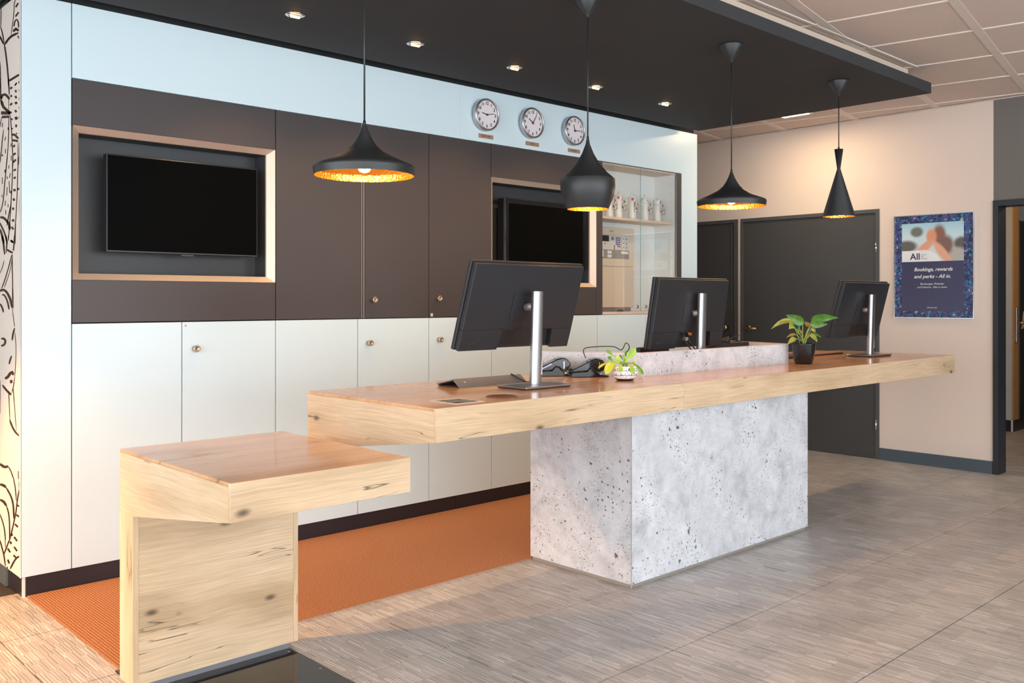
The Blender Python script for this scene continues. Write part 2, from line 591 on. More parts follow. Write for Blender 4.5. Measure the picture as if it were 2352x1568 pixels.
M['teal'] = plain('teal_print', (0.02, 0.22, 0.25), 0.5)
def poster_border():
    m, nt, p = nmat('poster_border')
    T = NT(nt)
    co = T.obj()
    vc = T.voro(co, 55, out=1)
    r, g, b = T.sep(vc)
    col = T.ramp(r, [(0.0, (0.03, 0.04, 0.10)), (0.3, (0.06, 0.075, 0.24)), (0.52, (0.11, 0.10, 0.26)), (0.7, (0.05, 0.14, 0.32)), (0.86, (0.03, 0.33, 0.46)), (0.94, (0.34, 0.32, 0.42)), (0.985, (0.75, 0.6, 0.45))], 'CONSTANT')
    col = T.mix(T.smooth(T.noise(co, 130, 3), 0.45, 0.65), col, (0.015, 0.018, 0.06))
    T.link(col, p.inputs['Base Color'])
    p.inputs['Roughness'].default_value = 0.25
    return m
def poster_photo():
    """blurred holiday snapshot: sky, dark foliage and a warm reclining shape, as soft colour fields"""
    m, nt, p = nmat('poster_photo')
    T = NT(nt)
    x, y, z = T.sep(T.obj())         # y runs right-to-left, z up from the poster foot
    u = T.math('MULTIPLY_ADD', y, -1 / 0.586, 0.5)
    v = T.math('MULTIPLY', z, 1 / 0.784)
    col = T.ramp(v, [(0.60, (0.62, 0.66, 0.64)), (0.80, (0.55, 0.70, 0.74)), (0.93, (0.34, 0.58, 0.68))])
    def blob(col, uu, vv, ru, rv, c, ang=0.0, soft=(0.55, 1.1)):
        du = T.math('SUBTRACT', u, uu); dv = T.math('SUBTRACT', v, vv)
        ca, sa = math.cos(ang), math.sin(ang)
        a = T.math('DIVIDE', T.math('ADD', T.math('MULTIPLY', du, ca), T.math('MULTIPLY', dv, sa)), ru)
        b = T.math('DIVIDE', T.math('SUBTRACT', T.math('MULTIPLY', dv, ca), T.math('MULTIPLY', du, sa)), rv)
        d = T.math('SQRT', T.math('ADD', T.math('MULTIPLY', a, a), T.math('MULTIPLY', b, b)))
        return T.mix(T.math('SUBTRACT', 1.0, T.smooth(d, *soft)), col, c)
    col = blob(col, 0.29, 0.84, 0.10, 0.06, (0.16, 0.17, 0.14))
    col = blob(col, 0.16, 0.70, 0.16, 0.07, (0.13, 0.12, 0.11))
    col = blob(col, 0.86, 0.71, 0.12, 0.08, (0.12, 0.11, 0.09))
    col = blob(col, 0.80, 0.60, 0.16, 0.09, (0.45, 0.42, 0.38))
    col = blob(col, 0.58, 0.80, 0.10, 0.12, (0.25, 0.12, 0.09))
    col = blob(col, 0.66, 0.70, 0.12, 0.11, (0.22, 0.12, 0.10), 0.7)
    col = blob(col, 0.48, 0.79, 0.08, 0.09, (0.70, 0.30, 0.18))
    col = blob(col, 0.40, 0.69, 0.16, 0.05, (0.72, 0.34, 0.23), 0.5)
    col = blob(col, 0.62, 0.63, 0.18, 0.055, (0.75, 0.38, 0.26), -0.75)
    T.link(col, p.inputs['Base Color'])
    p.inputs['Roughness'].default_value = 0.25
    return m
M['poster_border'] = poster_border()
M['poster_photo'] = poster_photo()
M['poster_navy'] = plain('poster_navy', (0.055, 0.055, 0.115), 0.18, var=0.05, vscale=3)
def tag_print():
    m, nt, p = nmat('tag_print')
    T = NT(nt)
    n = T.noise(T.obj(), 60, 3, 0.6, 1.0)
    col = T.ramp(n, [(0.40, (0.10, 0.06, 0.07)), (0.46, (0.60, 0.55, 0.52)), (0.56, (0.74, 0.74, 0.72)), (0.64, (0.55, 0.32, 0.22))], 'CONSTANT')
    T.link(col, p.inputs['Base Color'])
    return m
M['tag_print'] = tag_print()
M['strip_dull'] = plain('dull_edge_strip', (0.30, 0.26, 0.25), 0.5)
M['leather_edge'] = plain('upstand_cap', (0.62, 0.50, 0.46), 0.5)
M['steel_grey'] = plain('grey_steel', (0.26, 0.25, 0.265), 0.38, metal=0.5)
M['lid_reflection'] = plain('lid_warm_reflection', (0.03, 0.018, 0.012), 0.12)  # reflection of the warm wood, browned into the black lid's colour
M['strip_shade'] = emit('warm_lamp_shade', (1.0, 0.55, 0.2), 3.0)
def card_print():
    m, nt, p = nmat('card_print')
    T = NT(nt)
    n = T.noise(T.mapping(T.obj(), (14, 50, 1)), 1, 4, 0.7)
    T.link(T.ramp(n, [(0.44, (0.02, 0.02, 0.02)), (0.56, (0.45, 0.44, 0.38))]), p.inputs['Base Color'])
    p.inputs['Roughness'].default_value = 0.3
    return m
M['card_print'] = card_print()
def bowl_mat():
    m, nt, p = nmat('bowl_drawings')
    T = NT(nt)
    co = T.obj()
    x, y, z = T.sep(co)
    ang = T.math('ARCTAN2', y, x)
    a = T.comb(T.math('MULTIPLY', ang, 0.06), z, 0.0)
    n1 = T.noise(T.mapping(a, (130, 60, 1)), 1, 2, 0.5)
    row = T.math('ABSOLUTE', T.math('SUBTRACT', T.math('FRACT', T.math('DIVIDE', z, 0.0205)), 0.55))
    fig = T.math('MULTIPLY', T.math('GREATER_THAN', n1, 0.585), T.math('LESS_THAN', row, 0.26))
    hill = T.math('SUBTRACT', T.math('FRACT', T.math('DIVIDE', z, 0.0205)), T.math('MULTIPLY_ADD', T.noise(T.mapping(a, (90, 0.0, 1)), 1, 3, 0.6), 0.5, 0.02))
    line = T.math('LESS_THAN', T.math('ABSOLUTE', hill), 0.05)
    d = T.math('MAXIMUM', T.math('MAXIMUM', fig, line), T.math('LESS_THAN', z, 0.010))
    T.link(T.mix(d, (0.80, 0.80, 0.80), (0.018, 0.016, 0.018)), p.inputs['Base Color'])
    p.inputs['Roughness'].default_value = 0.3
    return m
M['bowl'] = bowl_mat()

# ink strokes of the mural, millimetres on its plane: left y, left z, right y, right z per station
MURAL = """
569,2587,561,2585|572,2568,557,2564|572,2543,558,2539|574,2518,560,2515|573,2498,565,2496
579,2499,568,2497|569,2484,550,2481|552,2463,533,2460|537,2438,518,2435|521,2417,511,2416
590,2458,575,2457|581,2445,553,2443|560,2429,534,2427|542,2416,516,2415|523,2407,509,2406
518,2407,505,2405|514,2389,490,2386|502,2364,478,2360|491,2336,467,2332|480,2306,456,2302|471,2276,447,2272|463,2249,439,2245|458,2224,434,2220|449,2205,436,2203
495,2401,511,2407|470,2403,500,2415|446,2409,474,2420|422,2412,446,2424|391,2413,409,2425|338,2410,352,2422|294,2409,301,2415
340,2563,336,2560|352,2563,342,2559|363,2558,351,2555|366,2544,354,2541|369,2526,357,2523|375,2505,364,2502|385,2481,374,2478|401,2450,389,2448|412,2424,405,2423
327,2526,349,2535|291,2536,312,2544
332,2487,352,2495|287,2495,307,2504
357,2451,369,2454|351,2457,373,2462|347,2465,367,2471|333,2470,351,2477|324,2472,328,2479|321,2469,303,2468|312,2460,291,2456|308,2447,287,2442|303,2435,291,2432
366,2429,384,2437|342,2429,371,2443|332,2430,336,2443|326,2426,299,2429|306,2419,289,2419
316,2403,299,2401|302,2388,285,2387
429,2226,447,2237|281,2226,298,2237
343,2193,358,2198|318,2201,333,2206
299,2206,288,2204|299,2196,288,2194
588,2346,578,2344|588,2318,570,2315|584,2283,567,2280|583,2251,565,2248|579,2227,569,2226
580,2267,568,2265|583,2233,562,2229|581,2192,559,2189|576,2164,554,2161|566,2145,554,2143
456,2245,446,2243|454,2222,436,2219|448,2195,429,2192|446,2179,427,2176|441,2169,431,2168
549,2169,571,2174|537,2173,576,2182|530,2178,564,2190|519,2178,534,2191|507,2177,499,2187|493,2172,468,2177|475,2164,444,2166|461,2156,427,2156|444,2149,425,2149
568,2164,544,2162|569,2151,526,2148|548,2131,511,2132|504,2112,476,2117|466,2098,436,2102|452,2090,415,2091|436,2084,415,2084
566,2102,564,2117|422,2080,421,2094
551,2083,552,2095|433,2068,435,2079
447,2151,438,2149|447,2107,438,2106
411,2188,432,2198|381,2191,403,2201
406,2153,428,2163|385,2156,407,2166
410,2117,433,2126|381,2122,403,2131
410,2083,424,2093|394,2083,407,2093
394,2051,415,2060|377,2053,398,2063
388,2011,412,2019|376,2014,400,2022
346,2193,363,2199|313,2199,330,2206
344,2164,356,2176|320,2162,332,2175
342,2137,358,2151|314,2136,330,2149
340,2111,360,2124|308,2112,327,2124
340,2076,361,2089|315,2078,336,2090
339,2044,362,2059|302,2045,325,2060
346,2015,346,2027|318,2011,318,2023
294,2202,284,2201|294,2195,284,2193
294,2169,284,2167|294,2162,284,2160
294,2133,284,2132|294,2124,284,2122
294,2096,284,2094|294,2087,284,2086
296,2053,287,2052|296,2046,287,2045
430,2082,421,2081|425,2064,410,2062|416,2039,401,2037|409,2014,394,2012|404,1989,389,1987|401,1967,386,1965|399,1945,384,1943|394,1920,379,1918|389,1895,374,1894|387,1872,372,1870|383,1854,375,1853
393,1985,399,1991|376,1982,383,1993|364,1981,354,1989|353,1977,330,1981|338,1970,313,1973|322,1963,297,1966|304,1958,290,1959
393,1963,390,1968|372,1957,367,1966|345,1953,339,1961|322,1948,315,1957|303,1947,299,1952
328,1981,340,1988|312,1983,323,1989
308,1945,303,1945|310,1918,300,1917|310,1886,300,1885|312,1863,302,1862|312,1847,307,1846
292,1943,286,1943|293,1917,284,1915|294,1884,284,1883|298,1861,288,1860|300,1845,295,1845
559,2089,552,2088|570,2077,558,2075|580,2062,567,2060|585,2054,573,2051|586,2048,579,2047
529,2030,521,2029|542,2008,527,2005|555,1977,539,1974|567,1945,551,1943|577,1917,561,1915|585,1899,569,1897|587,1888,578,1887
446,2073,439,2071|449,2047,435,2045|449,2012,436,2010|455,1977,441,1975|462,1940,449,1939|474,1898,460,1896|481,1865,473,1864
549,2063,536,2061|549,2043,536,2041
496,1994,484,1992|511,1979,499,1976
502,1940,490,1939|502,1921,490,1919
461,2031,449,2029|461,2019,449,2017
415,1954,403,1953|415,1939,403,1938
412,1900,400,1899|410,1878,399,1877
536,1911,558,1916|527,1917,549,1922
364,1929,386,1937|340,1935,361,1943
367,1895,383,1904|330,1898,346,1907
365,1863,385,1871|324,1871,344,1879
386,1892,378,1891|392,1862,376,1860|395,1821,380,1819|401,1778,386,1777|408,1737,393,1736|414,1706,399,1705|421,1678,405,1676|427,1647,412,1646|433,1618,418,1617|440,1593,424,1591|446,1570,431,1569|453,1548,438,1547|455,1531,447,1531
301,1883,294,1882|309,1853,296,1852|316,1813,303,1811|320,1772,307,1770|324,1730,311,1729|330,1693,317,1692|336,1660,323,1658|342,1631,329,1630|349,1601,336,1600|360,1553,347,1552|366,1513,359,1513
342,1600,334,1600|350,1512,342,1512
473,1902,464,1901|483,1879,468,1877|493,1848,478,1846|504,1817,488,1815|515,1784,500,1782|526,1748,510,1746|537,1716,521,1715|550,1697,535,1695|564,1684,548,1682|576,1673,561,1670|582,1665,574,1664
364,1826,378,1835|327,1828,341,1837
360,1792,377,1801|330,1795,346,1804
371,1740,379,1751|334,1739,342,1750
377,1699,387,1711|345,1699,356,1711
385,1660,396,1672|357,1661,368,1672
392,1610,400,1621|356,1610,365,1621
413,1587,388,1591|383,1574,359,1577
424,1529,402,1534|391,1517,368,1522
314,1740,321,1750|281,1740,289,1750
287,1715,283,1715|290,1688,282,1687|291,1656,283,1656|288,1634,280,1634|283,1620,279,1620
582,1639,583,1645|561,1635,557,1646|538,1633,521,1642|516,1627,489,1633|492,1618,462,1623|472,1609,438,1613|457,1601,420,1602|451,1588,412,1587|441,1577,419,1576
589,1617,576,1618|571,1601,547,1602|541,1581,517,1583|517,1564,493,1565|498,1547,473,1548|487,1530,462,1530|475,1518,461,1518
590,1589,573,1590|583,1576,550,1577|564,1558,530,1558|549,1537,514,1537|530,1520,511,1520
414,1690,404,1688|433,1670,415,1667|452,1644,433,1642|469,1619,450,1617|478,1599,468,1598
444,1862,432,1861|450,1847,438,1846
423,1826,411,1824|440,1806,428,1804
444,1792,432,1791|438,1740,426,1739
474,1769,462,1768|481,1731,469,1730
551,1819,539,1818|549,1789,536,1788
553,1742,541,1741|555,1729,543,1728
500,1711,488,1710|507,1689,495,1688
496,1669,484,1668|496,1649,484,1648
461,1693,449,1692|461,1678,449,1677
474,1816,462,1815|473,1804,461,1803
420,1748,398,1746|420,1736,398,1734
510,1850,487,1847|513,1836,490,1834
564,1560,548,1561|559,1548,529,1549|544,1530,515,1529|532,1499,502,1498|516,1472,499,1472
504,1557,493,1558|495,1545,475,1545|483,1527,462,1527|487,1501,466,1500|490,1479,478,1478
453,1555,441,1555|457,1532,445,1532
424,1529,402,1534|390,1517,369,1521
478,1492,467,1495|461,1485,443,1492|433,1479,418,1486|405,1474,394,1482|382,1473,377,1478
364,1551,354,1550|384,1484,374,1484
351,1550,341,1549|372,1484,362,1483
401,1468,392,1467|429,1442,412,1440|459,1410,443,1408|486,1384,469,1383|511,1362,495,1360|541,1339,524,1337|560,1322,551,1321
390,1460,385,1460|404,1437,394,1437|422,1408,412,1407|446,1384,437,1382|473,1361,463,1360|500,1340,490,1338|519,1324,513,1324
394,1470,386,1470|398,1443,383,1443|398,1407,383,1407|394,1373,379,1373|391,1335,376,1335|394,1283,379,1283|394,1241,386,1241
384,1320,375,1320|375,1236,367,1236
519,1446,513,1446|530,1436,518,1435|544,1421,532,1420|567,1404,556,1403|586,1390,579,1389
576,1307,590,1312|558,1308,578,1318|543,1310,551,1321|526,1310,517,1320|507,1307,482,1315|483,1299,452,1304|460,1287,426,1291|441,1274,406,1278|427,1261,391,1264|416,1246,379,1248|400,1235,380,1236
543,1290,551,1294|532,1290,540,1298|527,1291,514,1297|514,1286,492,1290|497,1278,474,1281|482,1267,457,1269|468,1254,443,1256|458,1239,432,1241|445,1228,431,1229
590,1253,576,1256|579,1245,553,1249|561,1236,533,1239|548,1224,519,1226|533,1214,517,1216
394,1238,386,1238|367,1174,359,1174
386,1211,378,1212|359,1156,350,1157
362,1150,347,1149|380,1138,353,1137|393,1123,365,1122|401,1107,373,1107|400,1095,384,1095
353,1130,348,1130|349,1111,339,1112|343,1087,333,1088|340,1067,331,1067|340,1044,331,1045|343,1015,333,1015|347,984,337,985|354,956,344,957|357,936,352,936
358,936,351,936|368,919,355,920|378,899,364,899|391,880,378,880|400,866,392,866
564,1095,565,1100|541,1093,538,1103|521,1093,502,1102|516,1090,483,1094|513,1085,479,1085|520,1079,489,1075|531,1074,510,1067|549,1071,539,1062|566,1068,563,1062
407,1028,393,1027|422,1020,397,1019|434,1010,408,1009|444,999,418,998|446,989,431,989
497,919,509,924|472,921,494,931|445,928,475,935|427,936,462,941|413,943,447,949|396,950,424,957|400,952,384,964|401,949,361,955|386,943,364,946
423,906,428,920|385,910,390,924
550,889,535,893|532,879,504,887|499,870,473,878|465,862,441,871|437,857,414,865|422,854,401,863|410,855,399,860
447,859,435,860|444,828,432,829
381,886,369,887|369,834,357,836
590,909,575,910|590,817,575,818
446,867,439,867|446,840,434,841|442,806,430,807|437,772,425,773|431,746,424,747
374,872,368,872|368,835,356,836|356,789,345,790|344,743,333,744|333,708,327,708
435,745,420,748|427,732,399,738|405,718,379,724|379,706,354,713|349,696,327,704|313,690,295,697|282,688,279,691
589,856,576,857|589,761,576,762
590,531,574,538|573,525,544,538|540,522,518,536|511,523,502,536|482,527,490,538|456,533,475,541|445,539,457,544
456,538,447,540|440,530,424,535|417,521,400,525|396,506,378,510|376,494,366,496
308,539,295,541|304,504,291,506
380,503,370,505|371,485,353,488|355,461,337,464|345,431,327,434|335,407,325,409
585,437,580,445|564,437,553,450|539,438,519,452|518,437,490,451|494,438,478,445
493,440,479,444|470,429,445,437|439,418,413,425|417,407,391,414|402,395,374,402|391,381,363,387|385,365,357,370|382,342,354,347|375,323,359,326
587,369,578,376|564,367,544,380|535,366,506,379|512,360,478,372|487,357,467,363
483,358,471,361|474,347,452,353|458,333,436,338|449,316,427,320|443,294,421,298|441,262,419,266|436,235,424,237
588,306,578,309|571,293,553,298|547,278,529,283|530,262,511,266|517,244,498,248|508,223,489,227|500,206,489,208
300,498,294,499|295,477,284,479|287,452,279,454|283,432,279,433|279,418,279,418
291,466,279,467|311,438,290,440|328,404,307,406|336,382,315,385|344,360,323,363|363,329,342,331|386,293,365,296|416,252,394,254|436,219,424,220
323,386,312,395|287,387,279,396
338,343,321,353|298,341,281,350
361,300,340,309|316,294,295,303
417,249,392,257|400,242,375,251
440,259,428,261|440,223,428,225
431,227,420,228|459,205,438,207|487,178,466,180|510,156,489,158|522,141,510,142
508,234,498,236|501,174,491,176
589,189,576,192|578,174,555,180|558,157,536,163|544,147,522,153|532,135,509,141|517,111,495,116|500,90,488,93
374,242,351,251|329,232,306,241
374,199,351,208|329,189,306,198
435,212,408,220|418,203,391,212
472,173,447,182|434,163,409,172
473,124,446,133|447,112,421,121
382,161,361,171|344,157,324,166
414,96,429,94|389,112,414,110|363,132,388,131|339,149,362,148|316,162,335,164|292,171,304,176|279,178,280,182
480,91,465,97|467,87,452,92
"""
# ------------------------------------------------------------------ key dimensions (metres)
YW = 4.263      # front of the cabinet wall
XR = 7.148      # right wall
ZC = 2.577      # underside of the dark canopy
ZT = 2.733      # suspended ceiling
MX = Matrix(((1, 0, 0, 0), (0, 0, -1, 0), (0, 1, 0, 0), (0, 0, 0, 1)))      # text on a wall that faces -Y
MR = Matrix(((0, 0, -1, 0), (-1, 0, 0, 0), (0, 1, 0, 0), (0, 0, 0, 1)))     # text on a wall that faces -X

# ------------------------------------------------------------------ floor
TS = 0.585
fl = struct(MB().box(-3.2, 12.0, -4.2, 7.2, -0.08, -0.006).build('floor', M['joint'], None, (0, 0, 0)))
tile_me = None
tx0, ty0, NX, NY = -1.39, 0.85, 20, 8
CARX0, CARX1, CARY0 = 1.175, 7.0, 3.213
for j in range(NY):
    for i in range(NX):
        x, y = tx0 + i * TS, ty0 + j * TS
        cx, cy = x + TS / 2, y + TS / 2
        # tiles the photo shows: inside the view wedge
        d = cx * 0.6854 + cy * 0.728
        r = cx * 0.728 - cy * 0.6854
        if abs(r) > 0.63 * d + 2.6:
            continue
        if cy > 4.25 and 1.2 < cx < 6.0:
            continue
        if tile_me is None:
            t = B('floor_tile', M['vinyl'], fl, x + 0.0025, x + TS - 0.0025, y + 0.0025, y + TS - 0.0025, -0.006, 0.0)
            t.location = (cx, cy, 0)
            for v in t.data.vertices:
                v.co.x -= cx; v.co.y -= cy
            tile_me = t.data
        else:
            t = bpy.data.objects.new('floor_tile', tile_me)
            COL.objects.link(t)
            t.parent = fl
            t.location = (cx, cy, 0)
# flooring the camera does not see, one sheet
o = MB()
o.box(-3.2, 12.0, -4.2, 0.849, -0.006, -0.0002)
o.box(-3.2, -1.392, 0.85, 7.2, -0.006, -0.0002)
o.box(-1.39, 12.0, ty0 + NY * TS + 0.001, 7.2, -0.006, -0.0002)
o.build('rest_of_flooring', M['vinyl'], fl)['kind'] = 'stuff'

car = MB().box(CARX0, 4.66, CARY0, 4.275, 0.0003, 0.006).build('carpet', M['carpet'], None, (2.9, 3.7, 0))
tag(car, 'rust-orange ribbed carpet laid along the foot of the cabinets behind the counter', 'carpet')
for v in (0,):
    B('edge_trim', M['copper'], car, CARX0, 4.66, CARY0 - 0.006, CARY0, 0.0003, 0.0045)

# ------------------------------------------------------------------ suspended ceiling, rotated about ten degrees against the walls
ce = struct(MB().box(-3.2, XR + 0.14, -4.2, 6.62, ZT + 0.012, ZT + 0.08).build('ceiling', M['tile_c'], None, (0, 0, ZT)))
A10 = math.radians(10)
nA = (math.cos(A10), math.sin(A10))
nB = (-math.sin(A10), math.cos(A10))
def clip(poly, xmax):
    out = []
    for k in range(len(poly)):
        a, b = poly[k], poly[(k + 1) % len(poly)]
        ia, ib = a[0] <= xmax, b[0] <= xmax
        if ia:
            out.append(a)
        if ia != ib:
            t = (xmax - a[0]) / (b[0] - a[0])
            out.append((xmax, a[1] + t * (b[1] - a[1])))
    return out
def ab(a, b):
    return (a * nA[0] + b * nB[0], a * nA[1] + b * nB[1])
AL = [4.87 + 0.622 * k for k in range(-4, 6)]
BL = [0.95 + 0.633 * k for k in range(-2, 8)]
def ceil_poly(name, a0, a1, b0, b1, z0, z1, mat):
    P = clip([ab(a0, b0), ab(a1, b0), ab(a1, b1), ab(a0, b1)], XR - 0.004)
    if len(P) < 3:
        return
    c = (sum(p[0] for p in P) / len(P), sum(p[1] for p in P) / len(P))
    area = abs(sum(P[k][0] * P[(k+1) % len(P)][1] - P[(k+1) % len(P)][0] * P[k][1] for k in range(len(P)))) / 2
    if area < 0.004 or c[1] > 6.4 or (c[0] < 5.3 and c[1] > 2.9):
        return
    MB().prism(P, 'z', z0, z1).build(name, mat, ce)
for i in range(len(AL) - 1):
    for j in range(len(BL) - 1):
        ceil_poly('ceiling_tile', AL[i] + 0.009, AL[i+1] - 0.009, BL[j] + 0.024, BL[j+1] - 0.024, ZT + 0.003, ZT + 0.011, M['tile_c'])
for j in range(len(BL)):
    for i in range(len(AL) - 1):
        ceil_poly('grid_band', AL[i] - 0.009, AL[i+1] - 0.009, BL[j] - 0.024, BL[j] + 0.024, ZT, ZT + 0.011, M['grid_c'])
for i in range(len(AL)):
    for j in range(len(BL) - 1):
        ceil_poly('grid_bar', AL[i] - 0.009, AL[i] + 0.009, BL[j] + 0.024, BL[j+1] - 0.024, ZT - 0.003, ZT + 0.011, M['grid_c'])
B('edge_angle', M['grid_c'], ce, XR - 0.022, XR, 1.0, 6.5, ZT - 0.006, ZT - 0.001)
B('edge_angle', M['grid_c'], ce, 2.0, 5.80, 2.440, 2.456, ZT - 0.004, ZT + 0.003)

# dark canopy hung under the ceiling
cn = thing('ceiling_canopy', 'wide anthracite canopy panel hanging below the ceiling over the counter', 'canopy', (2.0, 3.3, ZC))
m = MB().box(-2.9, 5.90, 2.402, 4.170, ZC, ZC + 0.065)
m.build('canopy_panel', M['canopy'], cn)
MB().box(-2.9, 1.12, 4.206, 6.3, ZC, ZC + 0.065).build('canopy_panel', M['canopy'], cn)
MB().box(-2.9, 5.81, 2.51, 4.20, ZC + 0.066, ZT - 0.001).build('fascia', M['cream_strip'], cn)

# strip light in the suspended ceiling near the doors
sl = thing('ceiling_strip_light', 'slim warm strip light recessed in the ceiling beyond the canopy', 'light', (6.55, 3.73, ZT - 0.004))
B('frame', M['white_trim'], sl, 6.475, 6.625, 3.60, 3.86, ZT - 0.006, ZT - 0.001)
B('diffuser', M['strip_glow'], sl, 6.50, 6.60, 3.62, 3.84, ZT - 0.010, ZT - 0.0065)
lamp_light('strip_light', 'AREA', (6.55, 3.73, ZT - 0.014), 7, (1.0, 0.74, 0.45), sl, size=(0.10, 0.22))

# ------------------------------------------------------------------ right wall with two doors and the passage
wr = MB()
wr.box(XR, XR + 0.14, 2.464, 3.316, 0, ZT + 0.012)
wr.box(XR, XR + 0.14, 3.316, 6.50, 1.998, ZT + 0.012)
wr.box(XR, XR + 0.14, 4.588, 4.618, 0, 1.998)
wr.box(XR, XR + 0.14, 5.50, 6.50, 0, 1.998)
wr = struct(wr.build('wall_right', M['wall'], None, (XR, 4.4, 0)))
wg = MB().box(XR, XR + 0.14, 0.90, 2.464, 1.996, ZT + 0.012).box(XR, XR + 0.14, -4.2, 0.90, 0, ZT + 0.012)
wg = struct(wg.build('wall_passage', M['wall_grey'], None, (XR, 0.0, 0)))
struct(B('baseboard_right', M['base_blue'], None, XR - 0.012, XR, 2.468, 3.314, 0.0, 0.093, 0, (XR, 2.9, 0)))
struct(B('wall_back_far', M['wall'], None, -3.2, XR, 6.50, 6.62, 0, ZT + 0.012, 0, (0, 6.5, 0)))

struct(B('daylight_block_left', M['wall'], None, -1.12, -1.0, 4.3, 6.495, 0, ZT + 0.012, 0, (-1.0, 4.7, 0)))  # unseen partition, added to keep daylight off the mural end
def door(n, y0, y1, leaf0, leaf1, zt):
    d = struct(thing('door_%d' % n, None, None, (XR, (y0 + y1) / 2, 0)))
    B('door_frame', M['door_frame'], d, XR - 0.010, XR + 0.10, y0, leaf0, 0, zt)
    B('door_frame', M['door_frame'], d, XR - 0.010, XR + 0.10, leaf1, y1, 0, zt)
    B('door_frame', M['door_frame'], d, XR - 0.010, XR + 0.10, leaf0, leaf1, zt - 0.030, zt)
    B('door_leaf', M['door'], d, XR + 0.004, XR + 0.05, leaf0 + 0.003, leaf1 - 0.003, 0.004, zt - 0.033)
    return d
d1 = door(1, 3.316, 4.588, 3.344, 4.567, 1.998)
for z0, z1 in ((0.235, 0.315), (1.650, 1.730)):
    MB().lathe([(0.0, z0), (0.008, z0), (0.008, z1), (0.0, z1)], (XR - 0.016, 3.338, 0), 12).build('hinge', M['chrome'], d1)
h = MB().lathe([(0.0, 0), (0.026, 0), (0.026, 0.008), (0.0, 0.008)], (XR + 0.004, 4.515, 1.02), 20, True, Matrix.Rotation(-PI / 2, 3, 'Y'))
hr = h.build('handle_rose', M['bronze'], d1)
MB().tube([(XR + 0.0, 4.515, 1.02), (XR - 0.045, 4.515, 1.02), (XR - 0.052, 4.505, 1.02), (XR - 0.052, 4.40, 1.018)], 0.010, 10).build('door_handle', M['bronze'], d1)
d2 = door(2, 4.618, 5.50, 4.66, 5.47, 1.998)
MB().lathe([(0.0, 0), (0.02, 0), (0.012, 0.02), (0.026, 0.035), (0.028, 0.05), (0.015, 0.06), (0.0, 0.06)], (XR + 0.004, 4.736, 1.02), 18, True, Matrix.Rotation(-PI / 2, 3, 'Y')).build('door_knob', M['bronze'], d2)
B('seal_strip', M['door_frame'], d2, XR - 0.004, XR + 0.004, 4.680, 4.692, 0.01, 1.96)

# passage frame and the corridor behind it
d3 = struct(thing('door_3', None, None, (XR, 1.7, 0)))
B('jamb', M['frame_black'], d3, XR - 0.014, XR + 0.145, 2.428, 2.464, 0, 1.995)
B('jamb', M['frame_black'], d3, XR - 0.014, XR + 0.145, 0.90, 0.936, 0, 1.995)
B('lintel', M['frame_black'], d3, XR - 0.014, XR + 0.145, 0.936, 2.428, 1.954, 1.995)
wc = struct(MB().box(9.58, 9.70, 3.14, 6.5, 0, 2.5).build('wall_corridor', M['pale_grey'], None, (9.6, 4, 0)))
B('paint_panel', M['ochre'], wc, 9.60, 9.74, 3.128, 3.139, 0.11, 2.5)
B('corner_trim', M['white_trim'], wc, 9.565, 9.585, 3.126, 3.139, 0.0, 0.11)
B('skirting', M['frame_black'], wc, 9.565, 9.579, 3.14, 6.5, 0, 0.11)
B('skirting', M['frame_black'], wc, 9.586, 9.90, 3.12, 3.1275, 0, 0.11)
B('corner_trim', M['white_trim'], wc, 9.90, 9.915, 3.12, 3.135, 0.0, 0.11)
cdr = struct(thing('door_4', None, None, (10.2, 3.13, 0)))
B('door_leaf', M['frame_black'], cdr, 9.755, 11.4, 3.137, 3.18, 0.002, 2.05)
B('door_frame', M['door_frame'], cdr, 9.742, 9.754, 3.118, 3.18, 0.11, 2.05)
B('lock_plate', M['steel'], cdr, 9.640, 9.672, 3.112, 3.127, 0.86, 1.20, 0.003)
MB().tube([(9.655, 3.11, 1.05), (9.655, 3.06, 1.05), (9.75, 3.055, 1.05)], 0.010, 8).build('door_handle', M['steel'], cdr)
MB().prism([(9.845, 0.985), (9.862, 1.02), (9.90, 1.16), (9.93, 1.15), (9.95, 1.05), (9.90, 0.99)], 'y', 3.1345, 3.1365).build('door_decal', M['cream_strip'], cdr)
struct(B('wall_corridor_end', M['wall_grey'], None, 11.5, 11.6, -1.0, 6.5, 0, 2.6, 0, (11.5, 2, 0)))
struct(B('wall_corridor_far', M['wall_grey'], None, XR + 0.15, 11.5, -1.1, -1.0, 0, 2.6, 0, (9, -1, 0)))
struct(B('ceiling_corridor', M['tile_c'], None, XR + 0.141, 11.6, -1.1, 6.5, 2.61, 2.68, 0, (9, 2, 2.6)))
struct(B('wall_corridor_side', M['wall_grey'], None, 7.30, 9.56, 5.2, 5.3, 0, 2.6, 0, (8.4, 5.2, 0)))
cl = thing('added_corridor_lamp', 'added unseen round light brightening the corridor past the black frame', 'light', (8.7, 2.2, 2.60))  # added out of view to brighten the corridor, no known fitting
MB().lathe([(0.0, 2.575), (0.09, 2.575), (0.10, 2.60), (0.0, 2.609)], (8.7, 2.2, 0), 24).build('added_glow_disc', M['strip_glow'], cl)
lamp_light('added_corridor_light', 'POINT', (8.7, 2.2, 2.5), 16, (1.0, 0.70, 0.42), cl, 0.08)

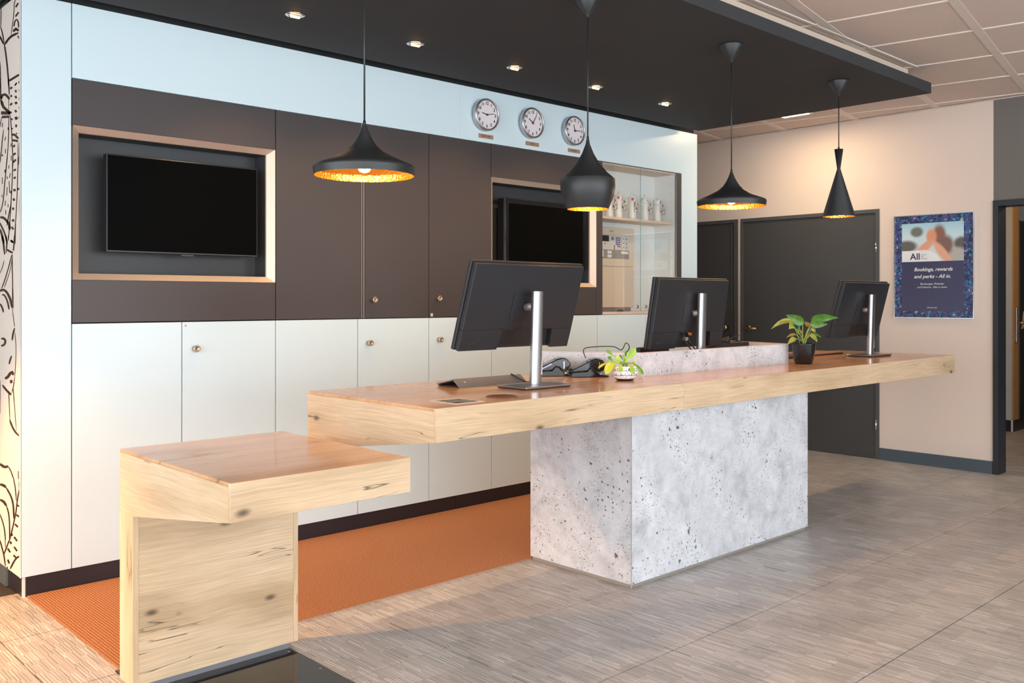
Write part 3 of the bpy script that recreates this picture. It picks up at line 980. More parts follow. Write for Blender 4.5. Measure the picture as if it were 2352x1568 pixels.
# assumed glazed facade behind the camera: posts and rails added unseen for their reflections
fa = struct(thing('assumed_window_1', None, None, (-3.1, 0, 0)))
for k in range(5):
    y = -3.6 + k * 2.1
    B('mullion', M['frame_black'], fa, -3.16, -3.06, y - 0.03, y + 0.03, 0, ZT)
B('rail', M['frame_black'], fa, -3.16, -3.06, -4.1, 6.4, 0.0, 0.12)
fb = struct(thing('assumed_window_2', None, None, (2, -4.1, 0)))
for k in range(5):
    x = -2.4 + k * 2.2
    B('mullion', M['frame_black'], fb, x - 0.03, x + 0.03, -4.16, -4.06, 0, ZT)
B('rail', M['frame_black'], fb, -3.0, XR - 0.02, -4.16, -4.06, 0.0, 0.12)

# ------------------------------------------------------------------ cabinet wall: cladding
wb = struct(MB().box(1.151, 6.003, 4.500, 4.62, 0.0, ZC + 0.10).build('wall_back', M['carcass'], None, (3.6, 4.5, 0)))
G = 0.0022
def panel(x0, x1, z0, z1, parent, mat, name='wall_panel'):
    p = B(name, mat, parent, x0 + G, x1 - G, YW, YW + 0.010, z0 + G, z1 - G, 0.0008)
    return p
panel(1.149, 1.353, 0.088, ZC, wb, M['white'])
B('wall_panel', M['white'], wb, 1.353 + G, 3.58 - 0.0003, YW, YW + 0.010, 2.247 + G, ZC - G)
MB().prism([(3.58 + 0.0003, 2.247 + G), (5.812 + G, 2.247 + G), (5.812 + G, 0.088 + G), (6.017, 0.088 + G), (6.017, ZC - G), (3.58 + 0.0003, ZC - G)], 'y', YW, YW + 0.010).build('wall_panel', M['white'], wb)
B('backing', M['carcass'], wb, 1.161, 1.3505, YW + 0.011, 4.4995, 0.09, ZC - 0.004)
B('backing', M['carcass'], wb, 1.3510, 6.003, YW + 0.011, 4.4995, 2.2475, ZC - 0.004)
B('backing', M['carcass'], wb, 5.8125, 6.003, YW + 0.011, 4.4995, 0.09, 2.247)
B('end_panel', M['white'], wb, 6.0035, 6.017, YW + 0.011, 4.62, 0.0, ZC - 0.002)
B('cove_shade_fill', M['gap'], wb, 1.16, 6.0, YW + 0.02, 4.4995, ZC, ZC + 0.10)  # dark fill standing in for the shade behind the canopy edge
bb = struct(B('baseboard_back', M['plinth'], None, 1.172, 3.556, YW + 0.018, YW + 0.030, 0.0, 0.086, 0, (2.4, 4.28, 0)))
struct(B('baseboard_back_right', M['plinth'], None, 3.558, 6.0, YW + 0.018, YW + 0.030, 0.0, 0.086, 0, (4.8, 4.28, 0)))
struct(B('baseboard_left', M['plinth'], None, 1.160, 1.170, YW + 0.030, 5.4, 0.0, 0.086, 0, (1.16, 4.9, 0)))
struct(B('trim_1', M['white_trim'], None, 1.160, 1.171, YW + 0.018, YW + 0.029, 0.0, 0.086, 0, (1.16, 4.28, 0)))

# mural on the end of the cabinet block
mu = thing('wall_mural', 'cream wall mural with brown ink figure drawing on the cabinet end', 'mural', (1.14, 4.8, 0.088))
B('mural_panel', M['mural'], mu, 1.149, 1.160, YW + 0.0115, 5.4, 0.088, ZC)
B('edge_profile', M['white_trim'], mu, 1.1478, 1.1489, YW + 0.0005, YW + 0.020, 0.088, ZC)
ink = MB()
for line in MURAL.strip().split('\n'):
    pr = [tuple(float(v) / 1000 for v in q.split(',')) for q in line.split('|')]
    vs_ = []
    for a, b, c, d in pr:
        vs_ += [(1.1486, 4 + a, b), (1.1486, 4 + c, d)]
    fs = [(2*i, 2*i+1, 2*i+3, 2*i+2) for i in range(len(pr) - 1)]
    ink.add(vs_, fs)
    # the drawing carries on along the end wall, outside the picture
    ink.add([(x_, 2 * 4.588 - y_, z_) for x_, y_, z_ in vs_], fs)
    ink.add([(x_, y_ + 0.640, z_) for x_, y_, z_ in vs_], fs)
ink.build('ink_drawing', M['mural_ink'], mu)['kind'] = 'stuff'
# ------------------------------------------------------------------ base cabinets
def knob(parent, x, z):
    k = MB().lathe([(0.0, 0.0), (0.013, 0.0), (0.013, 0.010), (0.011, 0.012), (0.016, 0.014), (0.0165, 0.030), (0.015, 0.032), (0.010, 0.032), (0.008, 0.029), (0.0, 0.029)],
                   (x, YW, z), 20, True, Matrix.Rotation(PI / 2, 3, 'X'))
    return k.build('knob', M['nickel'], parent)
def cabinet(name, label, x0, x1, z0, z1, mat, knob_at=None, group=None, sticker=None):
    t = thing(name, label, 'cabinet', ((x0 + x1) / 2, YW + 0.12, z0), group)
    B('body', M['carcass'], t, x0 + 0.0006, x1 - 0.0006, YW + 0.013, 4.4985, z0 + 0.001, z1 - 0.001)
    dr = B('door', mat, t, x0 + G, x1 - G, YW, YW + 0.010, z0 + G, z1 - G, 0.0008)
    if knob_at:
        knob(dr, knob_at[0], knob_at[1])
    if sticker:
        s = B('number_sticker', M['paper'], dr, sticker[0] - 0.008, sticker[0] + 0.008, YW - 0.0006, YW - 0.0001, sticker[1] - 0.009, sticker[1] + 0.009)
        B('number_print', M['alarm_grey'], s, sticker[0] - 0.003, sticker[0] + 0.003, YW - 0.0009, YW - 0.0007, sticker[1] - 0.004, sticker[1] + 0.004)
    return t
XE = [1.353, 1.850, 2.344, 2.845, 3.341, 3.836, 4.335, 4.833, 5.370, 5.812]
KN = {1: (1.912, 1.037), 3: (2.912, 1.032), 4: (3.412, 1.036)}
LB = ['pale glass base cabinet without knob, under the larger television beside the corner panel',
      'pale glass base cabinet with a knob, under the right half of the larger television',
      'pale glass base cabinet without knob, below the plain brown cupboard that has no knob',
      'pale glass base cabinet with a knob, below the brown cupboard left of centre',
      'pale glass base cabinet with a knob, below the brown cupboard next to the second television',
      'pale glass base cabinet behind the tall tilted monitor, under the second television',
      'pale glass base cabinet above the card terminals, under the second television',
      'pale glass base cabinet directly under the glass showcase with the bottles',
      'pale glass base cabinet behind the middle monitor, next to the end panel']
for k in range(9):
    cabinet('base_cabinet', LB[k], XE[k], XE[k+1], 0.088, 1.1672, M['white'], KN.get(k), 'pale glass base cabinets', (1.868, 1.148) if k == 1 else None)

# ------------------------------------------------------------------ dark wall cupboards
cabinet('wall_cupboard', 'tall dark brown cupboard without knob, right of the larger television', 2.344, 2.868, 1.168, 2.247, M['brown'], None, 'dark brown cupboards')
c2 = cabinet('wall_cupboard', 'tall dark brown cupboard with a knob and pale edge strips', 2.890, 3.341, 1.168, 2.247, M['brown'], (2.942, 1.272), 'dark brown cupboards')
B('edge_strip', M['strip_dull'], c2, 2.8692, 2.8735, YW + 0.001, YW + 0.012, 1.17, 2.245)
B('edge_strip', M['strip_dull'], c2, 2.8845, 2.8885, YW + 0.001, YW + 0.012, 1.17, 2.245)
B('gap_liner', M['brown'], c2, 2.8692, 2.8885, YW + 0.0125, YW + 0.05, 1.17, 2.245)
cabinet('wall_cupboard', 'tall dark brown cupboard with a knob, left of the second television', 3.341, 3.833, 1.168, 2.247, M['brown'], (3.404, 1.280), 'dark brown cupboards', (3.362, 1.183))

def tv_unit(label, x0, x1, back):
    t = thing('television_niche', label, 'cabinet', ((x0 + x1) / 2, YW + 0.1, 1.168), 'brown panels with framed television niches')
    B('body', M['carcass'], t, x0 + 0.001, x1 - 0.001, YW + 0.185, 4.4985, 1.169, 2.246)
    B('top_panel', M['brown'], t, x0 + G, x1 - G, YW, YW + 0.012, 2.042, 2.247 - G, 0.0008)
    B('bottom_panel', M['brown'], t, x0 + G, x1 - G, YW, YW + 0.012, 1.168 + G, 1.359, 0.0008)
    o0, o1, p0, p1 = x0 + 0.004, x1 - 0.003, 1.360, 2.041
    d = 0.030
    i0, i1, q0, q1 = o0 + 0.034, o1 - 0.034, p0 + 0.029, p1 - 0.027
    Yf, Yi, Yb = YW - 0.001, YW + d, YW + d + 0.012
    def bar(A, Bq, Cq, D):
        # A,B outer edge, C,D inner edge (x,z)
        m_ = MB()
        m_.add([(A[0], Yf, A[1]), (Bq[0], Yf, Bq[1]), (Cq[0], Yi, Cq[1]), (D[0], Yi, D[1]),
                (A[0], Yb, A[1]), (Bq[0], Yb, Bq[1]), (Cq[0], Yb, Cq[1]), (D[0], Yb, D[1])],
               [(0,1,2,3),(4,7,6,5),(0,4,5,1),(1,5,6,2),(2,6,7,3),(3,7,4,0)])
        m_.build('frame_bar', M['alu'], t)
    bar((o0, p1), (o1, p1), (i1, q1), (i0, q1))
    bar((o0, p0), (o1, p0), (i1, q0), (i0, q0))
    bar((o0, p0), (o0, p1), (i0, q1), (i0, q0))
    bar((o1, p0), (o1, p1), (i1, q1), (i1, q0))
    yb = YW + back
    n_ = MB()
    n_.box(i0 - 0.01, i1 + 0.01, yb, yb + 0.012, q0 - 0.01, q1 + 0.01)
    n_.box(i0 - 0.01, i0, Yb + 0.0005, yb, q0 - 0.01, q1 + 0.01)
    n_.box(i1, i1 + 0.01, Yb + 0.0005, yb, q0 - 0.01, q1 + 0.01)
    n_.box(i0, i1, Yb + 0.0005, yb, q0 - 0.01, q0)
    n_.box(i0, i1, Yb + 0.0005, yb, q1, q1 + 0.01)
    n_.build('niche_lining', M['niche'], t)
    return t
tv_unit('dark brown panel beside the corner panel, pale metal frame round the thin-bezel television', 1.353, 2.344, 0.150)
tv_unit('dark brown panel under the clocks, pale metal frame round the thick-bezel television', 3.833, 4.824, 0.150)
tv = thing('television', 'thin black flat television with narrow bezel, screen off, beside the corner panel', 'television', (1.885, 4.32, 1.489), 'televisions')
B('case', M['tvcase'], tv, 1.511, 2.258, 4.292, 4.335, 1.489, 1.937, 0.003)
B('screen', M['screen'], tv, 1.516, 2.253, 4.2912, 4.2918, 1.497, 1.932)
B('logo_foot', M['tvcase'], tv, 1.86, 1.92, 4.291, 4.30, 1.4815, 1.4885)
B('wall_mount', M['black_pl'], tv, 1.72, 2.05, 4.336, 4.4125, 1.62, 1.80)
B('camera_clip', M['tvcase'], tv, 1.855, 1.885, 4.30, 4.32, 1.9375, 1.941)
tv = thing('television', 'older black television with thick bezel and side buttons, below the clocks', 'television', (4.36, 4.32, 1.475), 'televisions')
B('case', M['tvcase'], tv, 3.977, 4.749, 4.300, 4.362, 1.478, 1.925, 0.004)
B('bezel', M['gloss_black'], tv, 3.980, 4.746, 4.292, 4.2995, 1.481, 1.922, 0.003)
B('screen', M['screen'], tv, 4.012, 4.714, 4.2905, 4.2915, 1.515, 1.892)
B('side_buttons', M['mon'], tv, 4.7495, 4.7525, 4.32, 4.335, 1.72, 1.80)
B('wall_mount', M['black_pl'], tv, 4.20, 4.52, 4.3625, 4.4125, 1.62, 1.80)
MB().tube([(3.945, 4.35, 1.40), (3.945, 4.35, 1.48), (3.955, 4.345, 1.505), (3.965, 4.34, 1.52)], 0.002, 6).build('loose_cable', M['orange_cable'], tv)

# ------------------------------------------------------------------ glass showcase
vt = thing('glass_showcase', 'built-in glass-fronted showcase with white lining and one shelf', 'showcase', (5.32, 4.38, 1.168))
B('left_stile', M['brown'], vt, 4.826, 4.888, YW, YW + 0.22, 1.170, 2.245, 0.0008)
B('right_stile', M['brown'], vt, 5.752, 5.810, YW, YW + 0.22, 1.170, 2.245, 0.0008)
B('back_panel', M['vit_in'], vt, 4.8885, 5.7515, 4.473, 4.485, 1.170, 2.245)
B('side_lining', M['vit_in'], vt, 4.8885, 4.894, YW + 0.018, 4.4725, 1.187, 2.233)
B('side_lining', M['vit_in'], vt, 5.7455, 5.7515, YW + 0.018, 4.4725, 1.187, 2.233)
B('top_board', M['beech'], vt, 4.8885, 5.7515, YW + 0.012, 4.4725, 2.2335, 2.245)
B('bottom_board', M['beech'], vt, 4.8885, 5.7515, YW + 0.001, 4.4725, 1.168, 1.186)
B('shelf', M['beech'], vt, 4.8945, 5.745, YW + 0.016, 4.4725, 1.849, 1.866)
for x0, x1, lx in ((4.8895, 5.3145, 5.272), (5.3185, 5.7505, 5.372)):
    gd = B('glass_door', M['pane'], vt, x0, x1, YW + 0.002, YW + 0.007, 1.188, 2.243)
    MB().lathe([(0.0, 0), (0.014, 0), (0.014, 0.006), (0.011, 0.008), (0.0, 0.008)], (lx, YW + 0.0015, 1.222), 16, True, Matrix.Rotation(PI / 2, 3, 'X')).build('lock', M['chrome'], gd)
    B('polished_edge', M['white_edge'], gd, x1 + 0.0002, x1 + 0.0014, YW + 0.002, YW + 0.007, 1.188, 2.243)
for k in range(14):
    MB().disc(0.0025, (5.7452, YW + 0.045, 1.25 + k * 0.07), 8, Matrix.Rotation(PI / 2, 3, 'Y')).build('peg_hole', M['gap'], vt)

BT = [(5.075, 'white enamel bottle mostly hidden behind the black pot-shaped pendant', 0.2, None),
      (5.180, 'white enamel bottle, red mark on the cap left, blue mark right', 0.9, (-0.6, 0.9)),
      (5.338, 'white enamel bottle with upright loop and card tag hung across its front', 0.1, (-0.45, None)),
      (5.487, 'white enamel bottle with black letter on cap, just right of the pane joint', 1.2, None),
      (5.638, 'white enamel bottle at the shelf end, loop seen face on, red square on cap', 0.0, (0.5, None))]
for k, (bx, lab, lr, marks) in enumerate(BT):
    by, z = 4.365, 1.8662
    b = thing('thermos_bottle', lab, 'bottle', (bx, by, z), 'white thermos bottles on the showcase shelf')
    MB().lathe([(0.0, z), (0.0285, z), (0.030, z + 0.003), (0.030, z + 0.130), (0.0285, z + 0.137), (0.0, z + 0.137)], (bx, by, 0), 24).build('bottle_body', M['bottle'], b)
    MB().lathe([(0.0, z + 0.138), (0.0285, z + 0.138), (0.0295, z + 0.141), (0.0295, z + 0.168), (0.0275, z + 0.172), (0.0, z + 0.172)], (bx, by, 0), 24).build('cap', M['bottle'], b)
    loop = [(math.cos(a) * 0.013, math.sin(a) * 0.016) for a in [PI * q / 10 for q in range(11)]]
    pts = [(bx + 0.014 * math.cos(lr), by + 0.014 * math.sin(lr), z + 0.171)] + [(bx + p * math.cos(lr), by + p * math.sin(lr), z + 0.184 + q) for p, q in loop] + [(bx - 0.014 * math.cos(lr), by - 0.014 * math.sin(lr), z + 0.171)]
    MB().tube(pts, 0.0035, 6).build('carry_loop', M['bottle'], b)
    if marks:
        for a_, mm in zip(marks, ('red', 'blue')):
            if a_ is None:
                continue
            # small curved print on the cap, facing the room
            ang0 = -PI / 2 - 0.25 + a_ * 1.0
            vs_, fs = [], []
            for q in range(5):
                a = ang0 + q * 0.16 - 0.32
                for zz in (z + 0.144, z + 0.164):
                    vs_.append((bx + 0.0299 * math.cos(a), by + 0.0299 * math.sin(a), zz))
            for q in range(4):
                fs.append((2*q, 2*q+2, 2*q+3, 2*q+1))
            MB().add(vs_, fs).build('print_mark', M[mm], b)
    if k == 3:
        text_mesh('letter_mark', 'N', 0.016, M['ink'], b, Matrix.Translation((bx - 0.004, by - 0.0305, z + 0.154)) @ MX)
    # hanging tag with a printed picture
    tx = bx + (0.006 if k == 2 else 0.024)
    ty = by - 0.036
    tg = MB().prism([(tx - 0.022, z + 0.062), (tx + 0.026, z + 0.058), (tx + 0.026, z + 0.118), (tx + 0.012, z + 0.136), (tx - 0.020, z + 0.130)], 'y', ty, ty + 0.0012).build('hang_tag', M['tag_print'], b)
    MB().tube([(tx, ty + 0.0006, z + 0.131), (bx, by - 0.031, z + 0.140)], 0.0008, 5).build('tag_string', M['ink'], b)

# fire alarm control panel
fp = thing('fire_alarm_panel', 'beige fire alarm control panel with keypad and grey display strip in the showcase', 'panel', (5.16, 4.43, 1.215))
B('housing', M['alarm'], fp, 4.93, 5.40, 4.405, 4.4725, 1.215, 1.805, 0.004)
B('upper_door', M['alarm'], fp, 4.932, 5.398, 4.394, 4.4045, 1.520, 1.802, 0.002)
lw = B('lower_door', M['alarm'], fp, 4.932, 5.398, 4.396, 4.4045, 1.218, 1.514, 0.002)
B('control_field', M['alarm_grey'], fp, 4.95, 5.335, 4.3925, 4.3938, 1.575, 1.748)
B('keypad_plate', M['alarm_light'], fp, 4.95, 5.245, 4.3910, 4.3922, 1.640, 1.746)
B('zone_plate', M['alarm_light'], fp, 5.250, 5.335, 4.3910, 4.3922, 1.640, 1.746)
B('display', M['mon_dark'], fp, 4.955, 5.105, 4.3895, 4.3908, 1.698, 1.742)
MB().lathe([(0, 0), (0.013, 0), (0.013, 0.004), (0, 0.004)], (5.145, 4.3908, 1.722), 16, True, Matrix.Rotation(PI / 2, 3, 'X')).build('speaker_disc', M['alarm_grey'], fp)
for r_ in range(5):
    for c_ in range(3):
        if r_ == 4 and c_ == 0:
            continue
        B('key', M['blue'], fp, 5.183 + c_ * 0.018, 5.195 + c_ * 0.018, 4.3885, 4.3908, 1.723 - r_ * 0.0155, 1.733 - r_ * 0.0155)
for q, (kx, kz) in enumerate([(5.02, 1.682), (5.06, 1.682), (5.02, 1.662), (5.165, 1.668), (5.165, 1.657), (5.165, 1.646)]):
    B('button', M['red'] if q == 4 else M['ink'], fp, kx - 0.004, kx + 0.004, 4.3890, 4.3908, kz - 0.004, kz + 0.004)
for q in range(3):
    B('zone_line', M['alarm_grey'], fp, 5.252, 5.333, 4.3902, 4.3908, 1.672 + q * 0.03, 1.673 + q * 0.03)
    B('zone_mark', M['ink'], fp, 5.268, 5.276, 4.3900, 4.3908, 1.655 + q * 0.032, 1.664 + q * 0.032)
    B('zone_mark', M['ink'], fp, 5.300, 5.312, 4.3900, 4.3908, 1.655 + q * 0.032, 1.662 + q * 0.032)
for x0, x1, z0, z1 in ((4.99, 5.045, 1.585, 1.632), (5.09, 5.135, 1.610, 1.632), (5.09, 5.135, 1.582, 1.603), (5.245, 5.325, 1.612, 1.632)):
    B('text_card', M['paper'], fp, x0, x1, 4.3905, 4.3920, z0, z1)
text_mesh('maker_name', 'SIEMENS', 0.012, M['teal'], fp, Matrix.Translation((5.135, 4.3935, 1.775)) @ MX)
B('base_shadow_strip', M['alarm_grey'], fp, 4.94, 5.39, 4.42, 4.46, 1.187, 1.2145)
MB().tube([(5.165, 4.33, 1.187), (5.165, 4.33, 1.2), (5.165, 4.33, 1.205)], [0.03, 0.022, 0.002], 16).build('cable_grommet', M['black_pl'], vt)

# ------------------------------------------------------------------ clocks and their city plates
def clock(x, z, hour_deg, min_deg, label):
    t = thing('wall_clock', label, 'clock', (x, YW, z), 'three round wall clocks')
    R = Matrix.Rotation(PI / 2, 3, 'X')
    MB().lathe([(0.0, 0.0005), (0.090, 0.0005), (0.098, 0.006), (0.0985, 0.042), (0.095, 0.0465), (0.0885, 0.046), (0.0875, 0.040)], (x, YW, z), 48, True, R).build('rim', M['steel'], t)
    MB().disc(0.0876, (x, YW - 0.036, z), 48, R).build('dial', M['clock_face'], t)
    for n in range(1, 13):
        a = PI / 2 - n * PI / 6
        text_mesh('numeral', str(n), 0.027, M['ink'], t, Matrix.Translation((x + 0.070 * math.cos(a), YW - 0.0368, z + 0.070 * math.sin(a))) @ MX, bold=0.0006)
    for nm, deg, L, wd, yy in (('hour_hand', hour_deg, 0.042, 0.0036, 0.0385), ('minute_hand', min_deg, 0.058, 0.0028, 0.0400)):
        a = PI / 2 - math.radians(deg)
        ux, uz = math.cos(a), math.sin(a)
        P = [(x - ux * 0.010 - uz * wd, z - uz * 0.010 + ux * wd), (x - ux * 0.010 + uz * wd, z - uz * 0.010 - ux * wd),
             (x + ux * L + uz * wd * 0.6, z + uz * L - ux * wd * 0.6), (x + ux * L - uz * wd * 0.6, z + uz * L + ux * wd * 0.6)]
        MB().prism(P, 'y', YW - yy, YW - yy + 0.001).build(nm, M['ink'], t)
    MB().lathe([(0, 0), (0.006, 0), (0.006, 0.006), (0, 0.006)], (x, YW - 0.036, z), 12, True, R).build('hub', M['ink'], t)
    return t
clock(3.766, 2.414, 282, 78, 'round steel wall clock above the New York plate')
clock(4.163, 2.416, 305, 32, 'round steel wall clock between the two other clocks')
clock(4.562, 2.416, 345, 86, 'round steel wall clock partly behind the pendant cord')
for x, txt, lab in ((3.788, 'NEW YORK', 'copper name plate reading NEW YORK under a clock'), (4.192, 'BERN', 'copper name plate reading BERN under a clock'), (4.591, 'SYDNEY', 'copper name plate reading SYDNEY under a clock')):
    p_ = thing('city_plate', lab, 'plate', (x, YW, 2.287), 'copper city plates')
    B('plate', M['copper'], p_, x - 0.060, x + 0.060, YW - 0.004, YW - 0.0003, 2.274, 2.300, 0.0006)
    text_mesh('lettering', txt, 0.014, M['copper_ink'], p_, Matrix.Translation((x, YW - 0.0046, 2.287)) @ MX)

# ------------------------------------------------------------------ poster on the right wall
po = thing('framed_poster', 'blue framed loyalty poster with photo, white lettering, on the cream wall', 'poster', (XR, 2.893, 1.137))
Y0, Y1, Z0, Z1 = 3.186, 2.600, 1.137, 1.921      # left, right, bottom, top
PW, PH = Y0 - Y1, Z1 - Z0
def pu(u): return Y0 - u * PW
def pz(v): return Z1 - v * PH
B('print_border', M['poster_border'], po, XR - 0.010, XR - 0.0005, Y1, Y0, Z0, Z1)
B('photo', M['poster_photo'], po, XR - 0.0110, XR - 0.0102, pu(0.885), pu(0.095), pz(0.452), pz(0.075))
B('text_field', M['poster_navy'], po, XR - 0.0110, XR - 0.0102, pu(0.885), pu(0.095), pz(0.940), pz(0.453))
lp = [(pu(0.095), pz(0.452)), (pu(0.095), pz(0.345)), (pu(0.40), pz(0.340)), (pu(0.48), pz(0.352)), (pu(0.55), pz(0.39)), (pu(0.60), pz(0.44)), (pu(0.60), pz(0.452))]
MB().prism(lp, 'x', XR - 0.0116, XR - 0.0111).build('logo_field', M['paper'], po)
def ptxt(body, u, v, size, mat, name='lettering', shear=0.0, align='CENTER', xs=1.0, bold=0.0):
    text_mesh(name, body, size, mat, po, Matrix.Translation((XR - 0.0122, pu(u), pz(v))) @ MR, align, 0.0003, shear, xs, bold)
ptxt('All', 0.27, 0.405, 0.070, M['poster_navy'], 'logo', bold=0.0012)
for q, wd in enumerate(('ACCOR', 'LIVE', 'LIMITLESS')):
    ptxt(wd, 0.345, 0.386 + q * 0.019, 0.011, M['poster_navy'], 'logo_line', 0.0, 'LEFT')
ptxt('Bookings, rewards', 0.50, 0.531, 0.0385, M['paper'], shear=0.28, bold=0.0006)
ptxt('and perks - All in.', 0.49, 0.600, 0.0385, M['paper'], shear=0.28, bold=0.0006)
ptxt('Buchungen, Pr\u00e4mien', 0.49, 0.672, 0.0215, M['paper'])
ptxt('und Erlebnisse - Alles in einem.', 0.49, 0.704, 0.0180, M['paper'])
ptxt('all.accor.com', 0.49, 0.903, 0.0145, M['paper'])
for nm, a in (('frame_edge', (Y1 - 0.006, Y1, Z0 - 0.006, Z1 + 0.006)), ('frame_edge', (Y0, Y0 + 0.006, Z0 - 0.006, Z1 + 0.006)),
              ('frame_edge', (Y1, Y0, Z0 - 0.006, Z0)), ('frame_edge', (Y1, Y0, Z1, Z1 + 0.006))):
    B(nm, M['chrome'], po, XR - 0.018, XR - 0.0004, *a)

# ------------------------------------------------------------------ downlights in the canopy
for k, (x, lab) in enumerate(((2.155, 'recessed steel downlight above the larger television'), (2.844, 'recessed steel downlight left of the first clock'),
                              (3.539, 'recessed steel downlight above the first clock'), (4.224, 'recessed steel downlight above the last clock'),
                              (4.916, 'recessed steel downlight above the glass showcase'))):
    y = 3.740
    t = thing('recessed_downlight', lab, 'downlight', (x, y, ZC), 'downlights in the dark canopy')
    MB().lathe([(0.045, ZC - 0.0005), (0.045, ZC - 0.004), (0.030, ZC - 0.006), (0.028, ZC - 0.001)], (x, y, 0), 28).build('ring', M['chrome'], t)
    Rt = Matrix.Rotation(0.30, 3, 'X')
    MB().lathe([(0.0, -0.006), (0.020, -0.006), (0.024, 0.0), (0.024, 0.004), (0.0, 0.004)], (x, y, ZC - 0.0085), 20, True, Rt).build('bulb', M['down_glow'], t)
    lamp_light('downlight', 'SPOT', (x, y, ZC - 0.02), 19, WARM, t, 0.022, math.radians(118), 0.55)

# ------------------------------------------------------------------ pendants
def pendant(x, y, label, prof, inner, ztop, group, bulb_z, energy, bulb_r=0.028):
    t = thing('pendant_lamp', label, 'lamp', (x, y, ZC), group)
    MB().lathe([(0.0, ZC - 0.0005), (0.062, ZC - 0.0005), (0.063, ZC - 0.006), (0.010, ZC - 0.078), (0.006, ZC - 0.084), (0.006, ZC - 0.092), (0.0, ZC - 0.092)], (x, y, 0), 28).build('ceiling_rose', M['lamp_black'], t)
    MB().tube([(x, y, ztop), (x, y, ZC - 0.09)], 0.0032, 8).build('cord', M['black_pl'], t)
    MB().lathe([(0.0, ztop + 0.016), (0.0045, ztop + 0.016), (0.0055, ztop + 0.006), (0.0075, ztop - 0.004), (0.0, ztop - 0.004)], (x, y, 0), 12).build('collar', M['lamp_black'], t)
    MB().lathe(prof, (x, y, 0), 64).build('shade', M['lamp_black'], t)
    MB().lathe(inner, (x, y, 0), 64).build('gold_lining', M['gold'], t)
    MB().lathe([(0.0, bulb_z - bulb_r), (bulb_r * 0.6, bulb_z - bulb_r * 0.8), (bulb_r, bulb_z), (bulb_r * 0.7, bulb_z + bulb_r * 0.75), (0.012, bulb_z + bulb_r * 1.5), (0.012, bulb_z + bulb_r * 1.8)], (x, y, 0), 20).build('bulb', M['bulb'], t)
    lamp_light('pendant_light', 'POINT', (x, y, bulb_z - bulb_r - 0.006), energy, WARM, t, 0.02)
    return t
def wide(dz):
    pr = [(0.006, 1.875), (0.0085, 1.867), (0.015, 1.849), (0.027, 1.825), (0.043, 1.801), (0.070, 1.778), (0.118, 1.754), (0.170, 1.731), (0.175, 1.724), (0.1745, 1.720), (0.171, 1.698)]
    inn = [(0.1700, 1.698), (0.1725, 1.720), (0.168, 1.727), (0.116, 1.749), (0.068, 1.773), (0.041, 1.795), (0.024, 1.818), (0.004, 1.825)]
    return [(a, b + dz) for a, b in pr], [(a, b + dz) for a, b in inn]
fat = [(0.005, 1.961), (0.010, 1.939), (0.026, 1.899), (0.050, 1.858), (0.085, 1.817), (0.108, 1.797), (0.116, 1.7905), (0.117, 1.788), (0.1185, 1.755), (0.112, 1.718), (0.097, 1.680), (0.0885, 1.661)]
fat_in = [(0.0875, 1.661), (0.095, 1.681), (0.110, 1.718), (0.1165, 1.755), (0.114, 1.787), (0.082, 1.813), (0.048, 1.853), (0.024, 1.893), (0.004, 1.91)]
tall = [(0.004, 2.170), (0.0255, 2.170), (0.0096, 2.054), (0.093, 1.772), (0.093, 1.768)]
tall_in = [(0.0915, 1.769), (0.060, 1.876), (0.035, 1.960), (0.012, 2.035), (0.003, 2.04)]
p, i_ = wide(0.0)
pendant(1.794, 2.648, 'wide flared black pendant lamp, gold inside, above the smaller desk end', p, i_, 1.872, 'black pendant lamps with gold inside', 1.735, 2.6)
pendant(2.940, 2.648, 'pot-shaped rounded black pendant lamp, gold inside, before the second television', fat, fat_in, 1.958, 'black pendant lamps with gold inside', 1.705, 2.6)
p, i_ = wide(0.052)
pendant(4.036, 2.648, 'wide flared black pendant lamp, gold inside, in front of the cream wall', p, i_, 1.924, 'black pendant lamps with gold inside', 1.787, 2.6)
pendant(5.172, 2.648, 'tall narrow hourglass black pendant lamp above the far monitor', tall, tall_in, 2.168, 'black pendant lamps with gold inside', 1.840, 2.6)
# ------------------------------------------------------------------ reception counter
CZ = 0.909
CX0, CX1, CY0, CY1 = 1.906, 6.245, 2.390, 3.210
CF = 0.795                     # underside at the front edge
CB = CF - 0.140 * (CY1 - CY0)  # the underside drops towards the back
def under(y): return CF - 0.140 * (y - CY0)
ct = thing('reception_counter', 'long oak counter with wedge-shaped top on a concrete-look pedestal', 'counter', (4.0, 2.8, 0))
SEAM = [CX0, 3.277, 4.814, CX1]
for k, mt in enumerate(('wood_x', 'wood_x2', 'wood_x3')):
    B('front_board', M[mt], ct, SEAM[k] + (0.0005 if k else 0), SEAM[k+1] - 0.0007, CY0, CY0 + 0.014, CF, CZ - 0.0008, 0.0006)
for k in range(3):
    B('top_board', M['wood_top_warm_lit'], ct, SEAM[k] + (0.0004 if k else 0.0012), SEAM[k+1] - 0.0004, CY0 + 0.0012, CY1, CZ - 0.010, CZ)
MB().prism([(CY0 + 0.0145, under(CY0 + 0.0145)), (CY1, CB), (CY1, CZ - 0.0105), (CY0 + 0.0145, CZ - 0.0105)], 'x', CX0, CX0 + 0.014).build('end_board', M['wood_y'], ct)
MB().prism([(CY0 + 0.0145, under(CY0 + 0.0145)), (CY1, CB), (CY1, CZ - 0.0105), (CY0 + 0.0145, CZ - 0.0105)], 'x', CX1 - 0.014, CX1).build('end_board', M['wood_y2'], ct)
MB().prism([(CY0 + 0.015, under(CY0 + 0.015) + 0.001), (CY1 - 0.002, under(CY1 - 0.002) + 0.001), (CY1 - 0.002, CZ - 0.011), (CY0 + 0.015, CZ - 0.011)], 'x', CX0 + 0.015, CX1 - 0.015).build('core', M['wood_x3'], ct)
